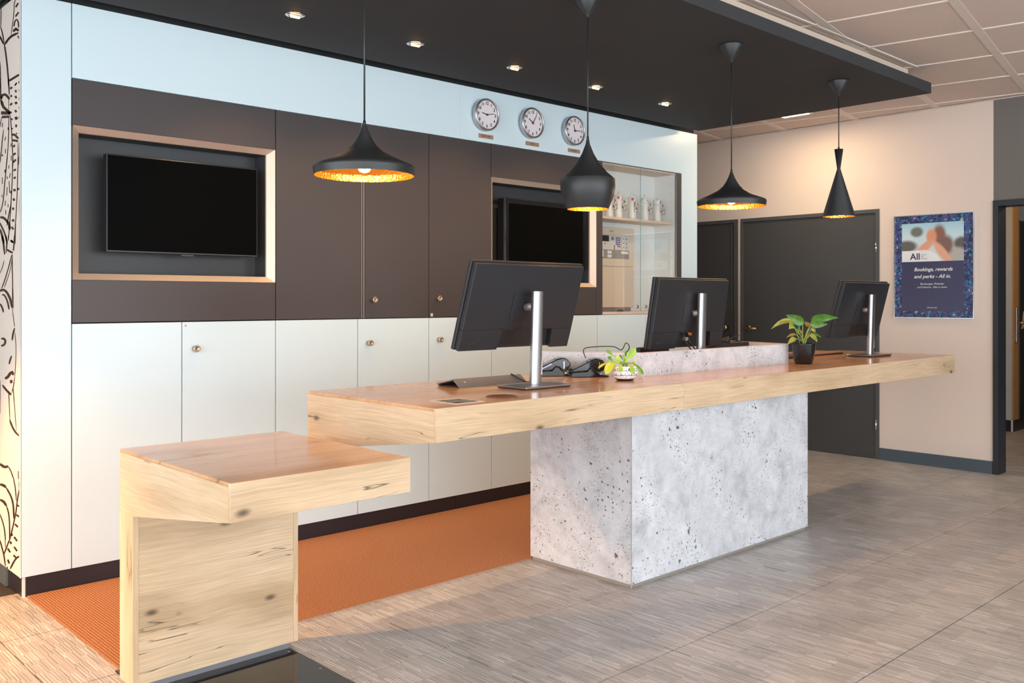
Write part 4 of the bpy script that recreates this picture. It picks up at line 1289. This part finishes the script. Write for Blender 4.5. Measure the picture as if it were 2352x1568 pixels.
# pedestal: four laminate faces round a hollow core
PX0, PX1, PY0, PY1, PZ0 = 3.141, 4.668, 2.583, 3.205, 0.019
MB().prism([(PY0 + 0.0005, PZ0), (PY1, PZ0), (PY1, under(PY1) - 0.001), (PY0 + 0.0005, under(PY0) - 0.001)], 'x', PX0, PX0 + 0.012).build('pedestal_side', M['concrete'], ct)
MB().prism([(PY0 + 0.0005, PZ0), (PY1, PZ0), (PY1, under(PY1) - 0.001), (PY0 + 0.0005, under(PY0) - 0.001)], 'x', PX1 - 0.012, PX1).build('pedestal_side', M['concrete'], ct)
MB().box(PX0, PX1, PY0 - 0.011, PY0, PZ0, under(PY0) - 0.001).build('pedestal_front', M['concrete'], ct)
MB().box(PX0 + 0.013, PX1 - 0.013, PY1 - 0.012, PY1, PZ0, under(PY1) - 0.001).build('pedestal_back', M['concrete'], ct)
B('corner_profile', M['silver'], ct, PX0 - 0.0008, PX0 + 0.0025, PY0 - 0.0118, PY0 - 0.0085, 0.002, under(PY0) - 0.002)
B('pedestal_plinth', M['alarm_grey'], ct, PX0 + 0.010, PX1 - 0.010, PY0, PY1 - 0.006, 0.0005, PZ0 - 0.0002)
B('cable_clip', M['black_pl'], ct, 4.80, 4.86, 2.44, 2.47, under(2.44) - 0.012, under(2.47) - 0.0005)
# low concrete-look upstand round the work place, open to the back
UT = 1.018
def wallstrip(a, b, th, nm, z0, z1, mat):
    a, b = Vector(a), Vector(b)
    n_ = Vector((-(b - a).y, (b - a).x)).normalized() * th
    P = [tuple(a), tuple(b), tuple(b + n_), tuple(a + n_)]
    return MB().prism(P, 'z', z0, z1).build(nm, mat, ct)
for z0, z1, nm, mt in ((CZ + 0.0002, UT, 'upstand', 'concrete'), (UT + 0.0002, UT + 0.003, 'upstand_cap', 'leather_edge')):
    wallstrip((3.160, 3.205), (3.424, 2.737), 0.020, nm, z0, z1, M[mt])
    wallstrip((3.424, 2.735), (4.748, 2.735), 0.020, nm, z0, z1, M[mt])
    wallstrip((4.752, 2.7375), (4.850, 3.205), 0.020, nm, z0, z1, M[mt])

# ------------------------------------------------------------------ lower side table
TZ = 0.7815
TX0, TX1, TY0, TY1 = 1.127, 1.722, 2.290, 3.080
LF = 2.968
TF = 0.675
def tun(y): return TF - 0.144 * (y - TY0)
tb = thing('side_table', 'low oak side table with one panel leg, lower than the counter beside it', 'table', (1.42, 2.8, 0))
B('top_board', M['wood_top_warm_lit'], tb, TX0 + 0.0012, TX1 - 0.001, TY0 + 0.0012, TY1, TZ - 0.010, TZ)
B('front_board', M['wood_x2'], tb, TX0, TX1, TY0, TY0 + 0.014, TF, TZ - 0.0008, 0.0006)
LS = [(TY0 + 0.0145, tun(TY0 + 0.0145)), (LF, tun(LF)), (LF, 0.030), (TY1, 0.030), (TY1, TZ - 0.0105), (TY0 + 0.0145, TZ - 0.0105)]
for x0, mt in ((TX0, 'wood_y2'), (TX1 - 0.018, 'wood_y')):
    m_ = MB()
    top = [LS[0], LS[1], (TY1, tun(LF)), LS[4], LS[5]]
    m_.prism(top, 'x', x0, x0 + 0.018)
    m_.build('end_board', M[mt], tb)
    MB().prism([(LF, 0.030), (TY1, 0.030), (TY1, tun(LF) - 0.0003), (LF, tun(LF) - 0.0003)], 'x', x0, x0 + 0.018).build('leg_side', M['wood_z'], tb)
MB().prism([(TY0 + 0.015, tun(TY0 + 0.015) + 0.001), (LF + 0.003, tun(LF) + 0.001), (TY1 - 0.002, tun(LF) + 0.001), (TY1 - 0.002, TZ - 0.011), (TY0 + 0.015, TZ - 0.011)], 'x', TX0 + 0.019, TX1 - 0.019).build('core', M['wood_x'], tb)
B('leg_panel', M['wood_x3'], tb, TX0 + 0.0186, TX1 - 0.0186, LF + 0.0012, TY1 - 0.001, 0.030, tun(LF) - 0.0005)
B('plinth', M['steel_grey'], tb, 1.160, 1.693, LF + 0.014, TY1 - 0.01, 0.0066, 0.0298)
bp = B('base_plate', M['gloss_black'], tb, 1.158, 1.698, 2.25, 3.208, 0.0004, 0.0064, 0.001)
for sx, sy in ((1.676, 2.74), (1.676, 2.95), (1.18, 2.74)):
    MB().lathe([(0.0, 0.0085), (0.003, 0.0082), (0.0045, 0.0066)], (sx, sy, 0), 10).build('screw', M['chrome'], bp)

# ------------------------------------------------------------------ monitors (their backs face the room)
def monitor(cx, cy, mx, my, mz, tilt, label, lean):
    W2, H2 = 0.645 / 2, 0.374 / 2
    t = thing('computer_monitor', label, 'monitor', (cx, cy, CZ))
    b = MB().box(cx - 0.135, cx + 0.135, cy - 0.085, cy + 0.095, CZ + 0.0055, CZ + 0.0125).build('stand_base', M['steel'], t, None, 0.003)
    B('base_pad', M['black_pl'], b, cx - 0.128, cx + 0.128, cy - 0.078, cy + 0.088, CZ + 0.0004, CZ + 0.005)
    zt = 1.306
    m_ = MB()
    prof = []
    for k in range(16):
        a = 2 * PI * k / 16
        sx = math.copysign(abs(math.cos(a)) ** 0.55, math.cos(a)) * 0.0255
        sy = math.copysign(abs(math.sin(a)) ** 0.55, math.sin(a)) * 0.017
        prof.append((sx, sy))
    vs_ = [(cx + x, cy + y, CZ + 0.013) for x, y in prof] + [(cx + x, cy + y + lean, zt) for x, y in prof]
    m_.add(vs_, [(k, (k + 1) % 16, 16 + (k + 1) % 16, 16 + k) for k in range(16)], True)
    m_.add(vs_, [tuple(range(16)), tuple(range(16, 32))])
    co = m_.build('stand_column', M['steel'], t)
    m_ = MB()
    m_.prism([(cx + 0.014, CZ + 0.052), (cx + 0.024, CZ + 0.052), (cx + 0.024, CZ + 0.108), (cx + 0.018, CZ + 0.112), (cx + 0.014, CZ + 0.108)], 'y', cy - 0.0172, cy - 0.0155)
    m_.build('cable_slot', M['pale_grey'], co)
    ct_, st = math.cos(tilt), math.sin(tilt)
    Mx = Matrix(((1, 0, 0, mx), (0, ct_, -st, my), (0, st, ct_, mz), (0, 0, 0, 1)))
    def P(mb, nm, mt, par=t, bev=0.0):
        return mb.xform(Mx).build(nm, M[mt], par, None, bev)
    sh = P(MB().box(-W2, W2, -0.006, 0.012, -H2, H2), 'panel_shell', 'mon', t, 0.003)
    P(MB().box(-W2 + 0.004, W2 - 0.004, 0.0122, 0.0135, -H2 + 0.012, H2 - 0.004), 'screen', 'screen')
    # raised rear cover with a notch for the sockets at the bottom
    n0, n1, nt_ = -0.110, 0.205, -H2 + 0.088
    cov = MB()
    yb0, yb1 = -0.0300, -0.0062
    e = 0.010
    cov.prism([(-W2 + 0.006, nt_), (W2 - 0.006, nt_), (W2 - 0.006 - e, H2 - 0.006), (-W2 + 0.006 + e * 0.2, H2 - 0.006)], 'y', yb0, yb1)
    rc = P(cov, 'rear_cover', 'mon', t, 0.002)
    P(MB().prism([(-W2 + 0.006, -H2 + 0.002), (n0, -H2 + 0.002), (n0 + 0.012, nt_ - 0.0003), (-W2 + 0.006, nt_ - 0.0003)], 'y', yb0, yb1), 'rear_cover_foot', 'mon', t, 0.0015)
    P(MB().prism([(n1, -H2 + 0.002), (W2 - 0.006, -H2 + 0.002), (W2 - 0.006, nt_ - 0.0003), (n1 - 0.012, nt_ - 0.0003)], 'y', yb0, yb1), 'rear_cover_foot', 'mon', t, 0.0015)
    P(MB().box(n0 + 0.014, n1 - 0.014, -0.0095, -0.0063, -H2 + 0.016, nt_ - 0.002), 'socket_panel', 'mon_dark')
    P(MB().box(-0.075, 0.075, -0.0330, -0.0302, -0.055, 0.055), 'mount_plate', 'mon', t, 0.001)
    for k in range(3):
        P(MB().box(-0.12 + k * 0.08, -0.065 + k * 0.08, -0.0313, -0.0302, -0.094, -0.091), 'vent_slot', 'mon_dark')
    for bx in (-W2 + 0.062, -W2 + 0.084):
        P(MB().lathe([(0.0, 0.002), (0.006, 0.002), (0.007, 0.0)], (bx, -0.0302, -H2 + 0.030), 14, True, Matrix.Rotation(PI / 2, 3, 'X')), 'menu_button', 'mon_dark')
    # arm joins the column to the mount plate
    pa = Mx @ Vector((0, -0.0332, 0.0))
    MB().tube([(pa.x, pa.y, pa.z), (cx, cy + 0.016 + lean * 0.9, pa.z + 0.005)], 0.016, 12).build('tilt_arm', M['steel_grey'], t)
    return t, Mx
mon1, Mx1 = monitor(2.674, 2.700, 2.666, 2.782, 1.250, math.radians(18), 'large black monitor on steel stand nearest the counter corner, leaning back most', -0.012)
mon2, Mx2 = monitor(4.066, 2.860, 4.040, 2.925, 1.203, math.radians(9.3), 'black monitor standing inside the concrete-look upstand with dangling cables', -0.012)
mon3, Mx3 = monitor(5.750, 2.730, 5.735, 2.806, 1.212, math.radians(15), 'black monitor on steel stand at the far counter end by the poster', -0.012)
# cables at the middle monitor
q = lambda x, y, z: tuple(Mx2 @ Vector((x, y, z)))
MB().tube([q(-0.045, -0.012, -0.11), q(-0.045, -0.04, -0.14), q(-0.01, -0.05, -0.18), q(0.03, -0.05, -0.20)], 0.0035, 6).build('cable', M['black_pl'], mon2)
MB().tube([q(0.01, -0.012, -0.11), q(0.0, -0.04, -0.15), q(0.03, -0.055, -0.185), q(0.09, -0.05, -0.20)], 0.0035, 6).build('cable', M['black_pl'], mon2)
MB().box(-0.028, -0.008, -0.034, -0.012, -0.145, -0.128).xform(Mx2).build('cable_plug', M['silver'], mon2)
MB().box(0.010, 0.024, -0.030, -0.012, -0.118, -0.104).xform(Mx2).build('cable_plug', M['orange_cable'], mon2)

# ------------------------------------------------------------------ small things on the counter
ks = thing('keyboard_riser', 'folded grey metal keyboard riser lying behind the nearest monitor', 'stand', (2.60, 2.95, CZ))
x0, x1 = 2.415, 2.800
z0 = CZ + 0.0005
MB().prism([(2.876, z0), (2.880, z0), (2.922, CZ + 0.030), (3.030, CZ + 0.006), (3.030, CZ + 0.009), (2.922, CZ + 0.035)], 'x', x0, x1).build('folded_sheet', M['steel_grey'], ks)
MB().prism([(3.016, z0), (3.030, z0), (3.030, CZ + 0.0055), (3.016, CZ + 0.0080)], 'x', x0 + 0.01, x1 - 0.01).build('front_foot', M['black_pl'], ks)
for xx in (x0 + 0.045, ):
    MB().lathe([(0, 0.002), (0.003, 0.002), (0.0035, 0.0)], (xx, 2.898, CZ + 0.022), 10, True, Matrix.Rotation(0.9, 3, 'X')).build('screw', M['chrome'], ks)
MB().tube([(x1 - 0.055, 2.923, CZ + 0.0390), (x1 - 0.02, 2.868, CZ + 0.004), (x1 + 0.0, 2.862, CZ + 0.0042)], 0.0035, 6).build('strap', M['black_pl'], ks)

pc = thing('printed_card', 'black and white printed card with pale border on the counter corner', 'card', (2.10, 2.51, CZ))
B('sheet', M['paper'], pc, 2.030, 2.168, 2.440, 2.590, CZ + 0.0003, CZ + 0.0010)
B('picture', M['card_print'], pc, 2.043, 2.155, 2.456, 2.574, CZ + 0.0011, CZ + 0.0014)
dk = thing('cable_grommet', 'round dark brown engraved disc set on the counter near the monitor foot', 'disc', (2.320, 2.520, CZ))
MB().lathe([(0.0, CZ + 0.0040), (0.052, CZ + 0.0040), (0.058, CZ + 0.0030), (0.060, CZ + 0.0004)], (2.320, 2.520, 0), 40).build('disc', M['brown_disc'], dk)
for k in range(3):
    r_ = 0.018 + k * 0.013
    MB().lathe([(r_, CZ + 0.0041), (r_ + 0.002, CZ + 0.0048), (r_ + 0.004, CZ + 0.0041)], (2.320, 2.520, 0), 40).build('engraved_ring', M['copper_ink'], dk)

# card terminals in their cradles
def terminal(x, y, rz, label, sticker):
    t = thing('card_terminal', label, 'card terminal', (x, y, CZ), 'black card terminals')
    R = Matrix.Translation((x, y, CZ)) @ Matrix.Rotation(rz, 4, 'Z')
    def P(mb, nm, mt, bev=0.0, par=t):
        return mb.xform(R).build(nm, M[mt], par, None, bev)
    # local x: low tip at -0.085, head at +0.085
    P(MB().prism([(-0.085, 0.0006), (0.095, 0.0006), (0.095, 0.006), (0.05, 0.012), (0.022, 0.040), (0.006, 0.044), (-0.010, 0.026), (-0.080, 0.022), (-0.087, 0.012)], 'y', -0.038, 0.038), 'cradle', 'gloss_black', 0.002)
    body = [(-0.086, 0.027), (-0.078, 0.0235), (-0.008, 0.0285), (0.008, 0.0465), (0.024, 0.0425), (0.046, 0.022), (0.070, 0.030), (0.082, 0.060), (0.062, 0.083), (0.038, 0.086), (0.010, 0.078), (-0.080, 0.036)]
    P(MB().prism(body, 'y', -0.036, 0.036), 'body', 'gloss_black', 0.004)
    P(MB().prism([(0.012, 0.0795), (0.040, 0.0875), (0.062, 0.0845), (0.062, 0.0860), (0.040, 0.0890), (0.012, 0.0810)], 'y', -0.028, 0.028), 'printer_lid', 'lid_reflection', 0.0)
    P(MB().box(0.0465, 0.0500, -0.0372, -0.0362, 0.036, 0.070), 'chrome_strip', 'chrome')
    P(MB().box(0.052, 0.062, -0.032, -0.020, 0.0095, 0.0175), 'socket', 'silver')
    if sticker:
        P(MB().prism([(-0.062, 0.0385), (-0.060, 0.0325), (-0.012, 0.0555), (-0.014, 0.0625)], 'y', -0.0372, -0.0362), 'label', 'label_blue')
    return t
RZ = math.radians(-33)
terminal(3.142, 3.056, RZ, 'black card terminal with a pale blue label on its side', True)
terminal(3.226, 2.908, RZ, 'black card terminal without label, beside the patterned white pot', False)
cb = MB().curve([(3.255, 2.945, CZ + 0.084), (3.285, 2.985, CZ + 0.124), (3.40, 3.02, CZ + 0.130), (3.52, 3.00, CZ + 0.128), (3.56, 2.98, CZ + 0.110), (3.50, 2.90, CZ + 0.150), (3.56, 2.93, CZ + 0.118), (3.58, 3.02, CZ + 0.05), (3.58, 3.05, CZ + 0.003)], 0.0025, 6)
tag(cb.build('terminal_cable', M['black_pl'], None, (3.3, 2.93, CZ)), 'thin black cable looping from the card terminals over the upstand', 'cable')

# telephones inside the upstand
def phone(x, y, label, flip):
    t = thing('desk_phone', label, 'telephone', (x, y, CZ), 'black desk phones')
    s = flip
    MB().prism([(y - 0.09, CZ + 0.0005), (y + 0.09, CZ + 0.0005), (y + 0.09, CZ + 0.04), (y - 0.075, CZ + 0.116), (y - 0.09, CZ + 0.112)], 'x', x - 0.125, x + 0.125).build('body', M['black_pl'], t, None, 0.004)
    hx = x - s * 0.085
    MB().tube([(hx, y - 0.085, CZ + 0.128), (hx, y - 0.05, CZ + 0.122), (hx, y + 0.05, CZ + 0.080), (hx, y + 0.085, CZ + 0.055)], [0.022, 0.015, 0.015, 0.022], 10).build('handset', M['black_pl'], t)
    MB().prism([(y - 0.07, CZ + 0.1175), (y - 0.01, CZ + 0.090), (y - 0.01, CZ + 0.092), (y - 0.07, CZ + 0.1195)], 'x', x - 0.03, x + 0.09).build('display', M['gloss_black'], t)
    return t
phone(3.885, 3.11, 'black desk phone beside the middle monitor, next to the leafy white pot', -1)
p2_ = phone(4.665, 3.11, 'black desk phone with a thin wire, between the middle monitor and the black pot', 1)
MB().tube([(4.60, 3.05, CZ + 0.118), (4.67, 3.04, CZ + 0.148), (4.745, 3.03, CZ + 0.156), (4.76, 3.03, CZ + 0.120)], 0.002, 6).build('wire', M['black_pl'], p2_)

# folder near the far end
fo = thing('leather_folder', 'tan folder with black underside lying on the counter behind the black pot', 'folder', (5.62, 3.07, CZ))
B('lower_cover', M['black_pl'], fo, 5.40, 5.86, 2.97, 3.18, CZ + 0.0004, CZ + 0.010)
B('upper_cover', M['leather'], fo, 5.395, 5.865, 2.965, 3.185, CZ + 0.0105, CZ + 0.0145, 0.001)
tag(MB().box(5.10, 5.32, 2.93, 3.05, CZ + 0.0004, CZ + 0.016).build('computer_keyboard', M['black_pl'], None, (5.2, 3, CZ), 0.003), 'black keyboard lying behind the black plant pot', 'keyboard')

# ------------------------------------------------------------------ potted plants
VR = Vector((0.728, -0.6854, 0)); VF = Vector((0.6854, 0.728, 0)); VU = Vector((0, 0, 1))
def leaf_shape(kind):
    if kind == 'heart':
        return [(-0.06, 0.10), (0.0, 0.30), (0.10, 0.44), (0.25, 0.50), (0.42, 0.46), (0.60, 0.36), (0.78, 0.21), (0.92, 0.08), (1.0, 0.0)]
    return [(0.0, 0.08), (0.15, 0.12), (0.30, 0.22), (0.48, 0.36), (0.65, 0.46), (0.80, 0.46), (0.92, 0.32), (1.0, 0.06)]
def leaf(a, b, width, roll, droop, kind, mat, parent, fold=0.25):
    a, b = Vector(a), Vector(b)
    ax = b - a
    L = ax.length
    x = ax.normalized()
    side = x.cross(VF).normalized()
    side = (Matrix.Rotation(roll, 3, x) @ side)
    nrm = x.cross(side).normalized()
    sh = leaf_shape(kind)
    vs_, fs = [], []
    for (t_, w_) in sh:
        bend = -droop * L * (4 * t_ * (1 - t_) - 0.0) * -1
        mid = a + x * (t_ * L) + VU * (droop * L * 4 * t_ * (1 - t_))
        for s in (-1, -0.5, 0, 0.5, 1):
            rip = 0.02 * width * math.sin(9 * t_ + s * 3)
            vs_.append(mid + side * (s * w_ * width) + nrm * (fold * abs(s) * w_ * width + rip))
    n = len(sh)
    for i in range(n - 1):
        for k in range(4):
            fs.append((i*5+k, i*5+k+1, (i+1)*5+k+1, (i+1)*5+k))
    o = MB().add(vs_, fs, True).build('leaf', mat, parent)
    return o
def plant(root, C0, unit, cx, cy, leaves, soil_z, spread, wf):
    """leaf list in drawing units: attach, tip, width, material, depth offsets"""
    rnd = random.Random(3)
    for (ax_, ay, bx_, by, wd, mt, da, db, kind, roll, droop) in leaves:
        a = C0 + VR * ((ax_ - cx) * unit) + VU * ((cy - ay) * unit) + VF * da
        b = C0 + VR * ((bx_ - cx) * unit) + VU * ((cy - by) * unit) + VF * db
        lf = leaf(a, b, wd * unit * wf, roll, droop, kind, M[mt], root)
        s0 = C0 + VR * rnd.uniform(-spread, spread) * 0.5 + VF * rnd.uniform(-spread, spread) * 0.5
        s0.z = soil_z
        mid = (s0 + a) / 2 + VU * 0.012
        MB().curve([s0, mid * 0.5 + s0 * 0.5 + VU * 0.004, mid, a], 0.0017, 5, 3).build('stem', M['stem'], root)
# glossy black pot with heart-leaved plant
P2 = Vector((4.765, 2.650, CZ))
pl = thing('potted_plant', 'heart-leaved green plant in a glossy black pot', 'plant', tuple(P2))
z = CZ
pot = MB().lathe([(0.0, z + 0.0005), (0.044, z + 0.0005), (0.050, z + 0.006), (0.060, z + 0.055), (0.066, z + 0.112), (0.0665, z + 0.117), (0.062, z + 0.117), (0.060, z + 0.100), (0.0, z + 0.098)], (P2.x, P2.y, 0), 40).build('pot', M['gloss_black'], pl)
MB().lathe([(0.0, z + 0.104), (0.03, z + 0.105), (0.0595, z + 0.101)], (P2.x, P2.y, 0), 24).build('soil', M['soil'], pl)
UN = 0.000222
L2_ = [(1270, 260, 1850, 225, 150, 'leaf', 0.02, -0.03, 'heart', 0.35, 0.05), (985, 350, 590, 150, 165, 'leaf', 0.0, 0.03, 'heart', -0.3, 0.02),
       (710, 440, 540, 505, 190, 'leaf_y', -0.04, -0.07, 'heart', 0.2, 0.35), (700, 300, 130, 515, 90, 'leaf_y', 0.0, -0.03, 'heart', 0.3, 0.12),
       (1190, 380, 1550, 385, 125, 'leaf', -0.02, -0.05, 'heart', 0.2, 0.0), (880, 600, 940, 390, 70, 'leaf', 0.02, 0.03, 'heart', 0.5, 0.0),
       (745, 740, 510, 900, 85, 'leaf_y', -0.03, -0.06, 'heart', 0.2, 0.08), (830, 650, 630, 740, 50, 'leaf_b', 0.03, 0.05, 'heart', 0.6, 0.08),
       (1160, 650, 1290, 835, 85, 'leaf_y', -0.03, -0.05, 'heart', -0.2, 0.05), (1240, 610, 1530, 745, 55, 'leaf', 0.02, 0.04, 'heart', 0.5, 0.08),
       (1195, 440, 1095, 320, 80, 'leaf_b', 0.03, 0.05, 'heart', 0.1, 0.0), (1235, 470, 1330, 590, 75, 'leaf_b', 0.01, 0.01, 'heart', 0.2, 0.0),
       (960, 545, 930, 640, 40, 'leaf_b', 0.01, 0.0, 'heart', 0.2, 0.1)]
plant(pl, P2 + VU * 0.117, UN, 1010, 870, L2_, z + 0.103, 0.03, 1.55)
# white bowl pot with strap-leaved fern
P1 = Vector((3.196, 2.655, CZ))
pf = thing('potted_plant', 'yellow-green strap-leaved plant in a white bowl with black drawings', 'plant', tuple(P1))
MB().lathe([(0.0, z + 0.0005), (0.034, z + 0.0005), (0.045, z + 0.008), (0.056, z + 0.024), (0.0595, z + 0.040), (0.057, z + 0.054), (0.051, z + 0.066), (0.047, z + 0.066), (0.046, z + 0.058), (0.0, z + 0.056)], (P1.x, P1.y, 0), 40).build('bowl', M['bowl'], pf)
MB().lathe([(0.0, z + 0.060), (0.02, z + 0.062), (0.0465, z + 0.059)], (P1.x, P1.y, 0), 24).build('soil', M['soil'], pf)
U1 = 0.0001375
L1_ = [(900, 760, 1260, 310, 125, 'fern', 0.0, 0.01, 'strap', 0.2, 0.0), (600, 770, 220, 1100, 150, 'fern_y', -0.02, -0.06, 'strap', 0.2, 0.18),
       (500, 720, 370, 570, 70, 'fern_d', 0.0, 0.01, 'strap', 0.2, 0.0), (540, 560, 310, 370, 65, 'fern_d', 0.01, 0.02, 'strap', 0.3, 0.03),
       (420, 770, 0, 930, 45, 'fern_y', -0.01, -0.04, 'strap', 0.3, 0.10), (740, 800, 700, 1050, 75, 'fern', -0.04, -0.065, 'strap', 0.1, 0.12),
       (1050, 800, 1110, 1110, 75, 'fern', -0.045, -0.07, 'strap', 0.1, 0.12), (1110, 780, 1490, 1150, 70, 'fern_d', -0.01, -0.02, 'strap', 0.3, 0.14),
       (930, 640, 970, 400, 50, 'fern_d', 0.02, 0.03, 'strap', 0.2, 0.0), (740, 740, 620, 555, 70, 'fern_y', 0.0, 0.0, 'strap', 0.2, 0.0),
       (700, 800, 715, 630, 55, 'fern', -0.01, -0.01, 'strap', 0.2, 0.0), (880, 720, 755, 520, 40, 'fern_d', 0.02, 0.03, 'strap', 0.2, 0.0),
       (980, 800, 860, 500, 40, 'fern', 0.0, 0.01, 'strap', 0.4, 0.0), (760, 820, 470, 690, 60, 'fern', -0.02, -0.03, 'strap', 0.3, 0.06),
       (1000, 820, 1250, 770, 50, 'fern_y', 0.0, 0.01, 'strap', 0.5, 0.05), (840, 520, 1050, 170, 12, 'fern_d', 0.03, 0.04, 'strap', 0.2, 0.0)]
plant(pf, P1 + VU * 0.066, U1, 900, 870, L1_, z + 0.061, 0.025, 1.9)

# assumed floor lamp, added left of the cabinet block, outside the picture: it throws the warm light on the mural and floor
LX, LY, LZ = 0.0, 4.0, 1.5
lp_ = thing('assumed_floor_lamp', 'assumed unseen slim black floor lamp with a tilted spot head standing beside the mural', 'lamp', (LX, LY, 0))
MB().lathe([(0.0, 0.0004), (0.11, 0.0004), (0.11, 0.012), (0.010, 0.02), (0.010, LZ - 0.03), (0.0, LZ - 0.03)], (LX, LY, 0), 28).build('stand', M['lamp_black'], lp_)
aim = (Vector((1.05, 3.78, 0.0)) - Vector((LX, LY, LZ))).normalized()
Rq = (-aim).to_track_quat('Z', 'Y').to_matrix()
MB().lathe([(0.0, 0.10), (0.030, 0.10), (0.040, 0.02), (0.055, -0.02), (0.052, -0.02), (0.036, 0.02), (0.0, 0.03)], (LX, LY, LZ), 24, True, Rq).build('spot_head', M['lamp_black'], lp_)
lo = lamp_light('assumed_lamp_light', 'SPOT', Vector((LX, LY, LZ)) + aim * 0.035, 165, (1.0, 0.46, 0.12), lp_, 0.03, math.radians(84), 0.7)
lo.rotation_euler = (-aim).to_track_quat('Z', 'Y').to_euler()
